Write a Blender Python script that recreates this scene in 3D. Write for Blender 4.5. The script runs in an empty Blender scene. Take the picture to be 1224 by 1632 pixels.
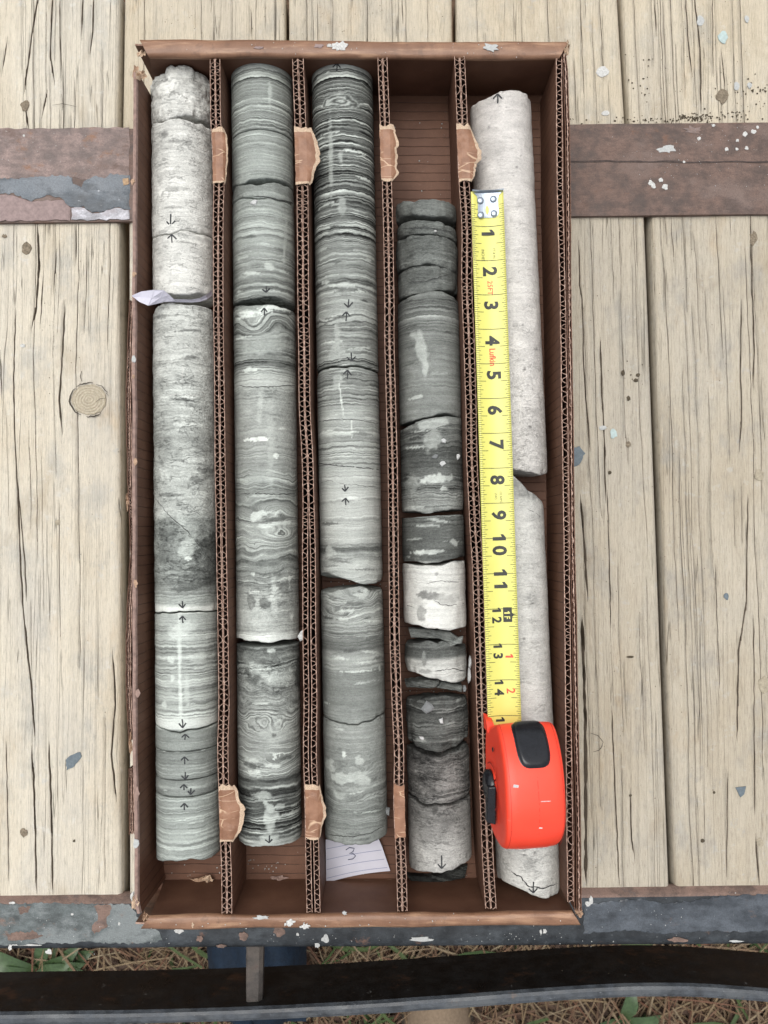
import bpy, math, random
import numpy as np
from mathutils import Vector

# ------------------------------------------------------------------ camera, light, exposure
SC = bpy.context.scene
CM = 0.01
HC, TILT, FPX = 64.8, math.radians(1.8), 1269.0      # lens height over the deck (cm), tilt, focal length in photo pixels
cam_d = bpy.data.cameras.new("camera"); cam = bpy.data.objects.new("camera", cam_d)
SC.collection.objects.link(cam); SC.camera = cam
cam.location = (0, 0, HC*CM); cam.rotation_euler = (TILT, 0, 0)
cam_d.sensor_fit = 'VERTICAL'; cam_d.sensor_height = 36.0; cam_d.lens = FPX/1632*36.0
cam_d.clip_start = 0.02; cam_d.clip_end = 100
cam_d.dof.use_dof = True; cam_d.dof.focus_distance = 0.60; cam_d.dof.aperture_fstop = 14

SUN_EL, SUN_AZ = math.radians(74), math.radians(-28)   # azimuth from +Y (image top) towards +X
world = bpy.data.worlds.new("World"); SC.world = world; world.use_nodes = True
wn = world.node_tree.nodes; wl = world.node_tree.links
for n in list(wn): wn.remove(n)
wo = wn.new('ShaderNodeOutputWorld'); wb = wn.new('ShaderNodeBackground')
ws = wn.new('ShaderNodeTexSky'); ws.sky_type = 'NISHITA'; ws.sun_disc = False
ws.sun_elevation = SUN_EL; ws.sun_rotation = SUN_AZ; ws.dust_density = 4.0; ws.air_density = 1.0; ws.ozone_density = 1.0
wh = wn.new('ShaderNodeHueSaturation'); wh.inputs['Saturation'].default_value = 0.22
wl.new(ws.outputs[0], wh.inputs['Color']); wl.new(wh.outputs[0], wb.inputs[0]); wl.new(wb.outputs[0], wo.inputs[0])
wb.inputs[1].default_value = 0.14
sd = bpy.data.lights.new("sun", 'SUN'); so = bpy.data.objects.new("sun", sd); SC.collection.objects.link(so)
sd.energy = 1.15; sd.angle = math.radians(45); sd.color = (1.0, 0.965, 0.91)
sdir = Vector((math.sin(SUN_AZ)*math.cos(SUN_EL), math.cos(SUN_AZ)*math.cos(SUN_EL), math.sin(SUN_EL)))
so.rotation_euler = sdir.to_track_quat('Z', 'Y').to_euler(); so.location = sdir*3
SC.view_settings.view_transform = 'Standard'; SC.view_settings.look = 'None'
SC.view_settings.exposure = 0.42; SC.view_settings.gamma = 1
SC.render.engine = 'CYCLES'
SC.cycles.max_bounces = 5; SC.cycles.diffuse_bounces = 4

# ------------------------------------------------------------------ measuring helpers (cm)
CT, ST = math.cos(TILT), math.sin(TILT)
CAMP = np.array([0, 0, HC])
def ray(px, py):
    u = (px-612.0)/FPX; v = (816.0-py)/FPX
    return np.array([u, v*CT+ST, v*ST-CT])
def at(px, py, z):
    d = ray(px, py); t = (z-HC)/d[2]
    return CAMP + d*t
rng = random.Random(7)
def _h(ix, iy, seed):
    n = (ix.astype(np.int64)*374761393 + iy.astype(np.int64)*668265263 + seed*982451653) & 0x7fffffff
    n = ((n ^ (n >> 13))*1274126177) & 0x7fffffff
    n = n ^ (n >> 16)
    return (n & 0xffff)/65535.0
def vn(x, y, seed=0):
    x = np.asarray(x, float); y = np.asarray(y, float); x, y = np.broadcast_arrays(x, y)
    ix = np.floor(x); iy = np.floor(y); fx = x-ix; fy = y-iy
    fx = fx*fx*(3-2*fx); fy = fy*fy*(3-2*fy)
    a = _h(ix, iy, seed); b = _h(ix+1, iy, seed); c = _h(ix, iy+1, seed); d = _h(ix+1, iy+1, seed)
    return (a*(1-fx)+b*fx)*(1-fy) + (c*(1-fx)+d*fx)*fy
def fbm(x, y, seed=0, o=3):
    s = 0; a = .5; t = 0
    for k in range(o):
        s = s + a*vn(np.asarray(x)*2**k, np.asarray(y)*2**k, seed+k*17); t += a; a *= .5
    return s/t

# ------------------------------------------------------------------ object helpers
COL = SC.collection; ORG = {}
def props(o, label=None, cat=None, group=None, kind=None):
    for k, v in (('label', label), ('category', cat), ('group', group), ('kind', kind)):
        if v: o[k] = v
    return o
def empty(name, loc, label, cat, group=None):
    o = bpy.data.objects.new(name, None); COL.objects.link(o)
    o.location = Vector(loc)*CM; o.empty_display_size = .02
    ORG[o] = np.array(loc, float); return props(o, label, cat, group)
def mk(name, verts, faces, mats, parent=None, smooth=False, mi=None, label=None, cat=None, group=None, kind=None, attrs=None, org=None):
    v = np.asarray(verts, float)
    c = (v.min(0)+v.max(0))/2 if org is None else np.array(org, float)
    me = bpy.data.meshes.new(name); 
    if isinstance(faces, np.ndarray):
        nf = len(faces); me.vertices.add(len(v)); me.vertices.foreach_set('co', ((v-c)*CM).astype(np.float32).ravel())
        me.loops.add(nf*4); me.loops.foreach_set('vertex_index', faces.astype(np.int32).ravel())
        me.polygons.add(nf); me.polygons.foreach_set('loop_start', np.arange(0, nf*4, 4, dtype=np.int32))
        me.update(calc_edges=True)
    else:
        me.from_pydata([tuple(p) for p in (v-c)*CM], [], faces)
    if not isinstance(mats, (list, tuple)): mats = [mats]
    for m in mats: me.materials.append(m)
    if mi is not None: me.polygons.foreach_set('material_index', np.asarray(mi, np.int32))
    if smooth: me.polygons.foreach_set('use_smooth', [True]*len(me.polygons))
    if attrs:
        for k, a in attrs.items():
            at_ = me.attributes.new(k, 'FLOAT', 'POINT'); at_.data.foreach_set('value', np.asarray(a, np.float32))
    me.validate(); me.update()
    o = bpy.data.objects.new(name, me); COL.objects.link(o)
    if parent is not None:
        o.parent = parent; o.location = Vector(c-ORG[parent])*CM
    else: o.location = Vector(c)*CM
    ORG[o] = c
    return props(o, label, cat, group, kind)
class MB:
    def __init__(s): s.v = []; s.f = []; s.m = []
    def add(s, v, f, m=0):
        b = len(s.v); s.v += [tuple(p) for p in v]; s.f += [tuple(i+b for i in q) for q in f]; s.m += [m]*len(f)
    def box(s, lo, hi, m=0):
        x0, y0, z0 = lo; x1, y1, z1 = hi
        s.add([(x0,y0,z0),(x1,y0,z0),(x1,y1,z0),(x0,y1,z0),(x0,y0,z1),(x1,y0,z1),(x1,y1,z1),(x0,y1,z1)],
              [(0,3,2,1),(4,5,6,7),(0,1,5,4),(1,2,6,5),(2,3,7,6),(3,0,4,7)], m)
    def done(s, name, mats, parent=None, **k): return mk(name, s.v, s.f, mats, parent, mi=s.m, **k)

# ------------------------------------------------------------------ node helpers
class M:
    def __init__(s, name, rough=.7, spec=.4, metal=0):
        s.m = bpy.data.materials.new(name); s.m.use_nodes = True; s.t = s.m.node_tree; s.n = s.t.nodes; s.l = s.t.links
        s.b = s.n['Principled BSDF']; s.b.inputs['Roughness'].default_value = rough
        s.b.inputs['Specular IOR Level'].default_value = spec; s.b.inputs['Metallic'].default_value = metal
        s.tc = s.n.new('ShaderNodeTexCoord'); s.obj = s.tc.outputs['Object']
    def put(s, sock, v):
        if isinstance(v, bpy.types.NodeSocket): s.l.new(v, sock)
        elif isinstance(v, (tuple, list)) and len(v) == 3 and sock.type == 'RGBA': sock.default_value = (*v, 1)
        else: sock.default_value = v
    def math(s, op, a, b=0.0, c=None, clamp=False):
        n = s.n.new('ShaderNodeMath'); n.operation = op; n.use_clamp = clamp; s.put(n.inputs[0], a); s.put(n.inputs[1], b)
        if c is not None: s.put(n.inputs[2], c)
        return n.outputs[0]
    def map(s, sc=(100,100,100), vec=None, loc=(0,0,0), rand=False):
        n = s.n.new('ShaderNodeMapping'); s.l.new(vec or s.obj, n.inputs['Vector']); n.inputs['Scale'].default_value = sc
        n.inputs['Location'].default_value = loc
        if rand:
            oi = s.n.new('ShaderNodeObjectInfo'); a = s.n.new('ShaderNodeVectorMath'); a.operation = 'ADD'
            sc_ = s.math('MULTIPLY', oi.outputs['Random'], 57.0)
            s.l.new(n.outputs[0], a.inputs[0]); s.l.new(sc_, a.inputs[1]); return a.outputs[0]
        return n.outputs[0]
    def noise(s, vec, scale=1, det=3, rough=.5, dim='3D', w=None, dist=0):
        n = s.n.new('ShaderNodeTexNoise'); n.noise_dimensions = dim
        if dim == '1D': s.put(n.inputs['W'], w)
        else: s.l.new(vec, n.inputs['Vector'])
        n.inputs['Scale'].default_value = scale; n.inputs['Detail'].default_value = det; n.inputs['Roughness'].default_value = rough
        n.inputs['Distortion'].default_value = dist
        return n.outputs['Fac']
    def vor(s, vec, scale=1, feat='F1', rnd=1):
        n = s.n.new('ShaderNodeTexVoronoi'); n.feature = feat; s.l.new(vec, n.inputs['Vector']); n.inputs['Scale'].default_value = scale
        n.inputs['Randomness'].default_value = rnd; return n.outputs['Distance']
    def ramp(s, fac, stops, interp='LINEAR'):
        n = s.n.new('ShaderNodeValToRGB'); s.put(n.inputs[0], fac); n.color_ramp.interpolation = interp
        e = n.color_ramp.elements
        while len(e) < len(stops): e.new(.5)
        for i, (p, c) in enumerate(stops):
            e[i].position = p; e[i].color = (c, c, c, 1) if not isinstance(c, (tuple, list)) else (*c, 1)
        return n.outputs[0]
    def mix(s, fac, a, b, mode='MIX'):
        n = s.n.new('ShaderNodeMix'); n.data_type = 'RGBA'; n.blend_type = mode; n.clamp_factor = True
        s.put(n.inputs[0], fac); s.put(n.inputs[6], a); s.put(n.inputs[7], b); return n.outputs[2]
    def attr(s, name):
        n = s.n.new('ShaderNodeAttribute'); n.attribute_name = name; return n.outputs['Fac']
    def step(s, x, a, b):
        n = s.n.new('ShaderNodeMapRange'); n.interpolation_type = 'SMOOTHSTEP'; s.put(n.inputs[0], x)
        n.inputs[1].default_value = a; n.inputs[2].default_value = b; return n.outputs[0]
    def bump(s, h, strength=.5, dist=.0005):
        n = s.n.new('ShaderNodeBump'); n.inputs['Strength'].default_value = strength; n.inputs['Distance'].default_value = dist
        s.l.new(h, n.inputs['Height']); s.l.new(n.outputs[0], s.b.inputs['Normal'])
    def col(s, c): s.put(s.b.inputs['Base Color'], c); return s
    def rough(s, v): s.put(s.b.inputs['Roughness'], v); return s

# ------------------------------------------------------------------ materials
def core_material():
    m = M('core_rock', .82, .25)
    lam, base, amp, mot, tint = (m.attr(k) for k in ('lam', 'base', 'amp', 'mot', 'tint'))
    P = m.map((100,100,100))
    j = m.noise(P, 1.3, 3, .6); j2 = m.noise(m.map((160,420,160)), 1.0, 2)
    lam2 = m.math('ADD', lam, m.math('ADD', m.math('MULTIPLY', m.math('SUBTRACT', j, .5), .34), m.math('MULTIPLY', m.math('SUBTRACT', j2, .5), .05)))
    n1 = m.noise(None, 2.1, 2, .5, '1D', lam2); n2 = m.noise(None, 5.6, 2, .6, '1D', lam2); n3 = m.noise(None, 13.0, 1, .5, '1D', lam2)
    b1 = m.step(n1, .36, .64); b2 = m.step(n2, .38, .62); b3 = m.step(n3, .4, .6)
    band = m.math('ADD', m.math('ADD', m.math('MULTIPLY', m.math('SUBTRACT', b1, .5), .85), m.math('MULTIPLY', m.math('SUBTRACT', b2, .5), .8)), m.math('MULTIPLY', m.math('SUBTRACT', b3, .5), .25))
    # thin partings and thin pale laminae
    n4 = m.noise(None, 9.0, 1, .5, '1D', m.math('ADD', lam2, 31.7))
    thin = m.math('SUBTRACT', m.step(n4, .69, .74), m.step(n4, .31, .26))
    fade = m.step(m.noise(m.map((55,120,55)), 1.0, 2), .3, .62)
    band = m.math('MULTIPLY', m.math('ADD', band, m.math('MULTIPLY', thin, .55)), m.math('ADD', m.math('MULTIPLY', fade, .85), .28))
    p = m.math('ADD', base, m.math('MULTIPLY', band, amp))
    c1 = m.noise(m.map((90,190,90)), 1.0, 5, .65); c2 = m.noise(m.map((420,900,420)), 1.0, 3, .7)
    p = m.math('ADD', p, m.math('MULTIPLY', m.math('SUBTRACT', c1, .5), m.math('MULTIPLY', mot, 1.9)))
    p = m.math('ADD', p, m.math('MULTIPLY', m.math('SUBTRACT', c2, .5), m.math('ADD', m.math('MULTIPLY', mot, 1.9), .10)))
    sp = m.noise(m.map((1300,1500,1300)), 1.0, 3, .7)
    p = m.math('ADD', p, m.math('MULTIPLY', m.math('SUBTRACT', sp, .5), .20))
    # wispy dark partings and small pale or dark grains
    wv_ = m.math('ABSOLUTE', m.math('SUBTRACT', m.noise(m.map((120,330,120), loc=(3,1,4)), 1.0, 4, .6, dist=.6), .5))
    wg = m.step(m.noise(m.map((110,150,110), loc=(8,8,1)), 1.0, 2), .42, .62)
    p = m.math('SUBTRACT', p, m.math('MULTIPLY', m.math('MULTIPLY', m.step(wv_, .022, .0), wg), m.math('MULTIPLY', m.math('MAXIMUM', m.math('SUBTRACT', mot, .045), 0.0), 1.3)))
    cl = m.noise(m.map((38,70,38), loc=(2,9,4)), 1.0, 4, .6)
    p = m.math('ADD', p, m.math('MULTIPLY', m.math('SUBTRACT', cl, .5), m.math('ADD', m.math('MULTIPLY', mot, 2.6), .08)))
    gr = m.noise(m.map((520,640,520), loc=(5,5,5)), 1.0, 2, .6)
    p = m.math('ADD', p, m.math('MULTIPLY', m.math('SUBTRACT', m.step(gr, .66, .74), m.step(gr, .36, .29)), m.math('ADD', m.math('MULTIPLY', mot, .5), .02)))
    # drilling scratches: faint pale dust
    dust = m.step(m.noise(m.map((60,22,60)), 1.0, 4, .6), .55, .75)
    p = m.math('ADD', p, m.math('MULTIPLY', dust, m.math('MULTIPLY', m.math('SUBTRACT', .78, base), .22)))
    p = m.math('MAXIMUM', p, .12)
    lin = m.math('MINIMUM', m.math('MULTIPLY', m.math('POWER', p, 2.2), 1.07), .80)
    g = m.n.new('ShaderNodeCombineColor'); 
    m.put(g.inputs[0], lin); m.put(g.inputs[1], lin); m.put(g.inputs[2], lin)
    cool = m.mix(1.0, g.outputs[0], (.91, 1.0, .925), 'MULTIPLY'); warm = m.mix(1.0, g.outputs[0], (1.05, 1.0, .945), 'MULTIPLY')
    m.col(m.mix(tint, cool, warm))
    hgt = m.math('ADD', m.math('MULTIPLY', c2, m.math('ADD', m.math('MULTIPLY', mot, 4), .35)), m.math('MULTIPLY', sp, .25))
    hgt = m.math('ADD', hgt, m.math('MULTIPLY', n2, m.math('MULTIPLY', amp, .8)))
    hgt = m.math('SUBTRACT', hgt, m.math('MULTIPLY', m.math('MULTIPLY', m.step(wv_, .03, .0), wg), m.math('MULTIPLY', m.math('MAXIMUM', m.math('SUBTRACT', mot, .045), 0.0), 7.0)))
    m.bump(hgt, .9, .0014)
    return m.m
ROCK = core_material()

def wood_material(name, tint=(1,1,1), k=1.0):
    m = M(name, .8, .25)
    P = m.map((100, 100, 100), rand=True)
    def str_(sx, sy, sc, det, ro, d=0):
        n = m.n.new('ShaderNodeMapping'); m.l.new(P, n.inputs[0]); n.inputs['Scale'].default_value = (sx, sy, 1)
        return m.noise(n.outputs[0], sc, det, ro, dist=d)
    big = str_(.12, .05, 1, 4, .6); grain = str_(3.0, .045, 1, 4, .6, .15); fine = str_(9, .16, 1, 3, .6); blot = str_(.35, .2, 1, 5, .65)
    col = m.ramp(big, [(.3, (.52*k, .465*k, .37*k)), (.5, (.60*k, .56*k, .475*k)), (.7, (.53*k, .505*k, .45*k))])
    col = m.mix(m.math('MULTIPLY', m.step(blot, .5, .72), .8), col, (.44*k, .43*k, .395*k))
    col = m.mix(m.math('MULTIPLY', m.step(str_(.25,.12,1,4,.65), .58, .76), .5), col, (.50*k, .385*k, .25*k))
    gl = m.ramp(grain, [(.30, .84), (.46, .98), (.6, 1.03), (.75, .95)])
    col = m.mix(.6, col, gl, 'MULTIPLY')
    fl = m.ramp(fine, [(.3, .72), (.45, 1.0), (1, 1.05)])
    col = m.mix(.55, col, fl, 'MULTIPLY')
    hair = m.math('ABSOLUTE', m.math('SUBTRACT', str_(1.7, .022, 1, 2, .5, .1), .5)); hg = m.step(str_(.5, .05, 1, 3, .5), .42, .58)
    hl = m.math('MULTIPLY', m.step(hair, .007, .001), hg)
    col = m.mix(m.math('MULTIPLY', hl, .62), col, (.13, .115, .09))
    mic = str_(15, 1.3, 1, 3, .7); col = m.mix(.8, col, m.ramp(mic, [(.28, .62), (.45, .97), (.6, 1.05), (.78, 1.2)]), 'MULTIPLY')
    st2 = m.step(str_(.16, .07, 1, 5, .7, .4), .54, .70); col = m.mix(m.math('MULTIPLY', st2, .45), col, (.33*k, .27*k, .19*k))
    spk = m.noise(P, 7, 2, .6); gr2 = m.noise(P, 16, 3, .7)
    col = m.mix(.5, col, m.ramp(gr2, [(.3, .80), (.7, 1.15)]), 'MULTIPLY')
    col = m.mix(m.math('MULTIPLY', m.step(spk, .70, .76), .5), col, (.14, .12, .095))
    col = m.mix(m.math('MULTIPLY', m.step(m.noise(P, .9, 5, .7), .58, .70), .5), col, (.62*k, .62*k, .60*k))
    col = m.mix(m.math('MULTIPLY', m.step(m.noise(P, .45, 5, .75), .60, .72), .35), col, (.30*k, .30*k, .29*k))
    col = m.mix(1.0, col, tint, 'MULTIPLY')
    m.col(col)
    h = m.math('SUBTRACT', m.math('ADD', m.math('MULTIPLY', grain, .8), m.math('MULTIPLY', fine, .5)), m.math('SUBTRACT', m.math('MULTIPLY', hl, .8), m.math('MULTIPLY', mic, .45)))
    m.bump(h, .9, .0011)
    return m.m
WOOD = wood_material('weathered_pine', (1.0, .98, .94), 1.0); WOOD2 = wood_material('weathered_pine_warm', (1.0, .95, .865), .90)
WOODG_SHADED = wood_material('weathered_pine_grey_shaded', (1.0, .965, .91), .76)  # greyer copy, with the dimmer light at lower right put into its colour
def end_grain():
    m = M('knot_wood', .75, .25); P = m.map((100,100,100)); 
    x = m.n.new('ShaderNodeSeparateXYZ'); m.l.new(m.map((100,115,100)), x.inputs[0])
    r = m.math('SQRT', m.math('ADD', m.math('POWER', x.outputs[0], 2), m.math('POWER', x.outputs[1], 2)))
    r = m.math('ADD', r, m.math('MULTIPLY', m.noise(P, 1.6, 3), .35))
    w = m.math('SINE', m.math('MULTIPLY', r, 26))
    gk = m.noise(P, 5, 4, .7); m.col(m.mix(.8, m.mix(m.math('MULTIPLY', m.step(w, -.2, .9), m.noise(P, .8, 2)), (.45,.40,.305), (.33,.28,.20)), m.ramp(gk, [(.3, .7), (.7, 1.2)]), 'MULTIPLY')); m.bump(w, .5, .0004); return m.m
KNOT = end_grain()
def plain(name, c, rough=.7, spec=.4, metal=0, nz=.15, sc=6, bump=.3, bd=.0003):
    m = M(name, rough, spec, metal); P = m.map((100,100,100), rand=True)
    n = m.noise(P, sc, 4, .6); f = m.ramp(n, [(.25, 1-nz), (.75, 1+nz)])
    m.col(m.mix(1.0, c, f, 'MULTIPLY')); 
    if bump: m.bump(n, bump, bd)
    return m.m
BARK = plain('knot_bark', (.05,.04,.03), .9, nz=.5)

def card_material():
    m = M('brown_cardboard', .62, .35); P = m.map((100,100,100))
    x = m.n.new('ShaderNodeSeparateXYZ'); m.l.new(P, x.inputs[0])
    big = m.noise(P, .35, 4, .6); fi = m.noise(P, 9, 3, .6)
    col = m.ramp(big, [(.3, (.098,.044,.026)), (.7, (.150,.073,.044))])
    # ribs of the fluting pressed into the liner every 7 mm
    ph = m.math('ADD', x.outputs[1], m.math('MULTIPLY', m.noise(P, .5, 2), .15))
    rib = m.math('PINGPONG', ph, .36)
    line = m.step(rib, .045, .0); gate = m.step(m.noise(P, .8, 2), .28, .42)
    lm = m.math('MULTIPLY', line, gate)
    col = m.mix(m.math('MULTIPLY', lm, .85), col, (.03,.014,.009))
    col = m.mix(m.math('MULTIPLY', m.step(fi, .62, .75), .12), col, (.40,.27,.2))
    scuff = m.step(m.noise(m.map((30,260,120)), 1, 4, .7), .66, .74)
    col = m.mix(m.math('MULTIPLY', scuff, .35), col, (.36,.27,.22))
    mg = m.noise(P, 22, 3, .75); col = m.mix(.7, col, m.ramp(mg, [(.3, .75), (.7, 1.25)]), 'MULTIPLY')
    m.col(col); m.bump(m.math('SUBTRACT', m.math('MULTIPLY', fi, .2), m.math('MULTIPLY', lm, .8)), .6, .0005); return m.m
CARD = card_material()
def rim_material():
    m = M('rolled_cardboard_rim', .48, .5); P = m.map((100,100,100))
    x = m.n.new('ShaderNodeSeparateXYZ'); m.l.new(P, x.inputs[0])
    col = m.ramp(m.noise(P, .5, 4, .6), [(.3, (.17,.085,.048)), (.7, (.26,.14,.082))])
    crease = m.step(m.noise(m.map((22,160,160)), 1, 3, .6), .5, .72)
    col = m.mix(m.math('MULTIPLY', crease, .55), col, (.50,.31,.19))
    sc1 = m.step(m.noise(m.map((45,420,300)), 1, 4, .7), .64, .70); col = m.mix(m.math('MULTIPLY', sc1, .35), col, (.5,.35,.25))
    mg = m.noise(P, 18, 3, .75); col = m.mix(.6, col, m.ramp(mg, [(.3, .72), (.7, 1.25)]), 'MULTIPLY')
    dk = m.step(m.noise(P, 1.1, 5, .7), .56, .68); col = m.mix(m.math('MULTIPLY', dk, .4), col, (.10,.055,.035))
    m.col(col); m.bump(m.noise(m.map((25,130,130)), 1, 4, .6), .5, .0012); return m.m
RIM = rim_material()
def edge_material():
    m = M('cut_paper_edge', .9, .15); P = m.map((100,100,100)); n = m.noise(P, 3.5, 4, .7)
    m.col(m.ramp(n, [(.3, (.13,.075,.055)), (.47, (.34,.22,.17)), (.65, (.58,.42,.34))])); return m.m
EDGE = edge_material()
FLUTE = plain('fluting_paper', (.055,.028,.02), .9, .15)
TORN = plain('torn_kraft_paper', (.40,.27,.185), .85, .2, nz=.35, sc=9, bump=.8, bd=.0008)
TORNL = plain('torn_paper_fibres', (.52,.39,.28), .9, .15, nz=.4, sc=16, bump=.8, bd=.0006)
def flap_material():
    m = M('torn_flap_face', .5, .45); P = m.map((100,100,100), rand=True)
    col = m.ramp(m.noise(P, 1.1, 4, .6), [(.35, (.20,.095,.052)), (.65, (.29,.15,.088))])
    scr = m.step(m.vor(m.map((40,150,90), rand=True), 1, 'DISTANCE_TO_EDGE'), .035, .0)
    col = m.mix(m.math('MULTIPLY', scr, m.step(m.noise(P, .7, 2), .5, .6)), col, (.55,.38,.25))
    m.col(col); m.bump(m.noise(P, 2, 4, .6), .6, .001); return m.m
FLAP = flap_material()
SIDEEDGE = plain('worn_side_rim', (.27,.185,.155), .7, .3, nz=.35, sc=2.5, bump=.5, bd=.0008)

def metal_paint(name, base, patch, rust, white, a=(.5,.58), b=(.55,.66), c=(.70,.74), rough=.5):
    m = M(name, rough, .45); P = m.map((100,100,100), rand=True)
    n0 = m.noise(P, .8, 5, .6)
    col = m.mix(m.step(n0, .3, .7), [x*.6 for x in base], [x*1.35 for x in base]); n7 = m.noise(m.map((130,300,130), rand=True), 1, 5, .75); col = m.mix(.75, col, m.ramp(n7, [(.3, .62), (.5, 1.0), (.7, 1.35)]), 'MULTIPLY')
    pn = m.noise(m.map((22,40,40), rand=True), 1, 6, .65); col = m.mix(m.step(pn, *a), col, patch)
    rn = m.noise(m.map((30,42,42), loc=(9,3,2), rand=True), 1, 6, .7); col = m.mix(m.step(rn, *b), col, rust)
    wn_ = m.noise(m.map((85,120,85), loc=(3,7,1), rand=True), 1, 5, .7); col = m.mix(m.math('MULTIPLY', m.step(wn_, *c), .7), col, white)
    sn = m.noise(P, 11, 4, .75); col = m.mix(.8, col, m.ramp(sn, [(.3, .62), (.7, 1.35)]), 'MULTIPLY')
    pv = m.noise(m.map((620,700,620), rand=True), 1, 3, .7)
    col = m.mix(m.math('MULTIPLY', m.step(pv, .67, .73), .35), col, [min(1, x*1.0) for x in white]); col = m.mix(m.math('MULTIPLY', m.step(pv, .35, .29), .6), col, [x*.25 for x in base])
    sc2 = m.noise(m.map((35,900,300), rand=True), 1, 3, .7); col = m.mix(m.math('MULTIPLY', m.step(sc2, .69, .75), .22), col, white)
    m.col(col); m.rough(m.ramp(n0, [(.3, rough-.12), (.7, rough+.2)]))
    m.bump(m.math('ADD', m.math('MULTIPLY', pn, .6), m.math('MULTIPLY', sn, .3)), .6, .0008); return m.m
STRAP = metal_paint('primer_brown_steel', (.115,.075,.06), (.155,.108,.09), (.15,.075,.045), (.40,.34,.30), (.5,.66), (.6,.72), (.76,.84), .6)
STRAP_L = metal_paint('flaking_mauve_steel', (.20,.15,.135), (.15,.105,.09), (.22,.12,.075), (.50,.46,.43), (.5,.62), (.54,.66), (.68,.76), .6)
BLUEP = metal_paint('blue_grey_paint', (.085,.10,.115), (.15,.17,.19), (.19,.13,.11), (.5,.52,.55), (.48,.6), (.66,.72), (.64,.70), .5)
BEAM = metal_paint('blue_black_beam_paint', (.022,.026,.030), (.055,.064,.072), (.13,.075,.055), (.30,.32,.32), (.5,.66), (.64,.72), (.66,.74), .42)
BEAMG = metal_paint('grey_beam_paint', (.085,.10,.10), (.175,.195,.195), (.19,.12,.09), (.38,.40,.40), (.45,.6), (.56,.68), (.70,.78), .5)
BEAMB = metal_paint('slate_beam_paint', (.040,.048,.058), (.085,.098,.115), (.13,.085,.065), (.3,.32,.33), (.42,.66), (.58,.70), (.70,.78), .45)
RUSTM = metal_paint('rusty_edge', (.15,.10,.08), (.19,.125,.10), (.12,.09,.08), (.3,.25,.22), rough=.7)
RAILM = metal_paint('black_rail_paint', (.009,.009,.009), (.017,.016,.015), (.045,.024,.015), (.14,.14,.135), (.5,.65), (.56,.70), (.66,.72), .38)
RAILT = metal_paint('worn_rail_top', (.05,.057,.066), (.085,.093,.10), (.12,.09,.075), (.35,.37,.39), (.5,.65), (.62,.72), (.66,.74), .45)
RODM = metal_paint('rod_steel', (.055,.048,.043), (.085,.072,.062), (.10,.06,.05), (.25,.22,.2), rough=.7)
WHITEP = plain('white_paint_spot', (.50,.50,.48), .7, .3, nz=.35, sc=9)
GREYP = plain('grey_mud_spot', (.42,.43,.42), .85, .2, nz=.2, sc=7)
PALEB = plain('pale_blue_spot', (.38,.47,.46), .6, .4, nz=.2, sc=4)
SLATE = plain('slate_flake', (.12,.15,.17), .6, .4, nz=.25, sc=5)
TANP = plain('tan_flake', (.42,.29,.18), .8, .2, nz=.3, sc=5)
PINKP = plain('pinkish_primer_flake', (.26,.195,.185), .65, .3, nz=.25, sc=3)
LILAC = metal_paint('pale_lilac_paint', (.42,.42,.45), (.36,.34,.36), (.25,.17,.15), (.6,.6,.62), rough=.6)
MOSS = plain('dark_lichen_crumbs', (.085,.07,.05), .95, .1, nz=.5, sc=8)
INK = plain('black_marker_ink', (.035,.037,.04), .7, .3, nz=.5, sc=12, bump=0)
CHIP = plain('pale_rock_chip', (.50,.51,.50), .85, .2, nz=.2, sc=8, bump=.8, bd=.0006)
CHIPG = plain('grey_rock_chip', (.19,.20,.20), .85, .2, nz=.2, sc=8, bump=.8, bd=.0006)
VEIN = plain('calcite_vein', (.62,.61,.58), .8, .2, nz=.15)
GAP = plain('dark_rock_core_gap', (.05,.05,.05), .9, .1)

# ------------------------------------------------------------------ the ground far below
gz = -58.0
def ground_mat():
    m = M('soil_and_litter', .95, .1); P = m.map((100,100,100)); n = m.noise(P, .6, 6, .7)
    m.col(m.ramp(n, [(.3, (.05,.032,.02)), (.5, (.11,.07,.045)), (.7, (.18,.115,.075))])); m.bump(n, 1, .01); return m.m
g = 40; xs = np.linspace(-600, 600, g); V = [(x, y, gz+1.5*float(vn(x*.05, y*.05, 3))-1) for y in xs for x in xs]
F = [(i*g+j, i*g+j+1, (i+1)*g+j+1, (i+1)*g+j) for i in range(g-1) for j in range(g-1)]
mk('ground', V, F, ground_mat(), smooth=True, kind='structure', label='brown soil with dry litter far below the deck', cat='ground')

def blade_mat(name, cols, rough=.7):
    m = M(name, rough, .3); gi = m.n.new('ShaderNodeNewGeometry')
    st = [(i/max(1, len(cols)-1), c) for i, c in enumerate(cols)]
    c = m.mix(1.0, m.ramp(gi.outputs['Random Per Island'], st), (.50,.50,.50), 'MULTIPLY')
    n = m.noise(m.map((100,100,100)), 1.5, 3); m.col(m.mix(.5, c, m.ramp(n, [(.3,.6),(.7,1.3)]), 'MULTIPLY')); return m.m
STRAW = blade_mat('dry_straw', [(.30,.20,.11), (.45,.34,.20), (.20,.11,.07), (.52,.42,.27), (.28,.13,.08), (.40,.29,.17)])
LITTER = blade_mat('red_brown_litter', [(.15,.085,.06), (.21,.13,.09), (.11,.07,.05), (.26,.17,.12)])
GREEN = blade_mat('green_grass', [(.07,.13,.04), (.12,.18,.06), (.16,.22,.09), (.09,.15,.055)], .5)
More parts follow.
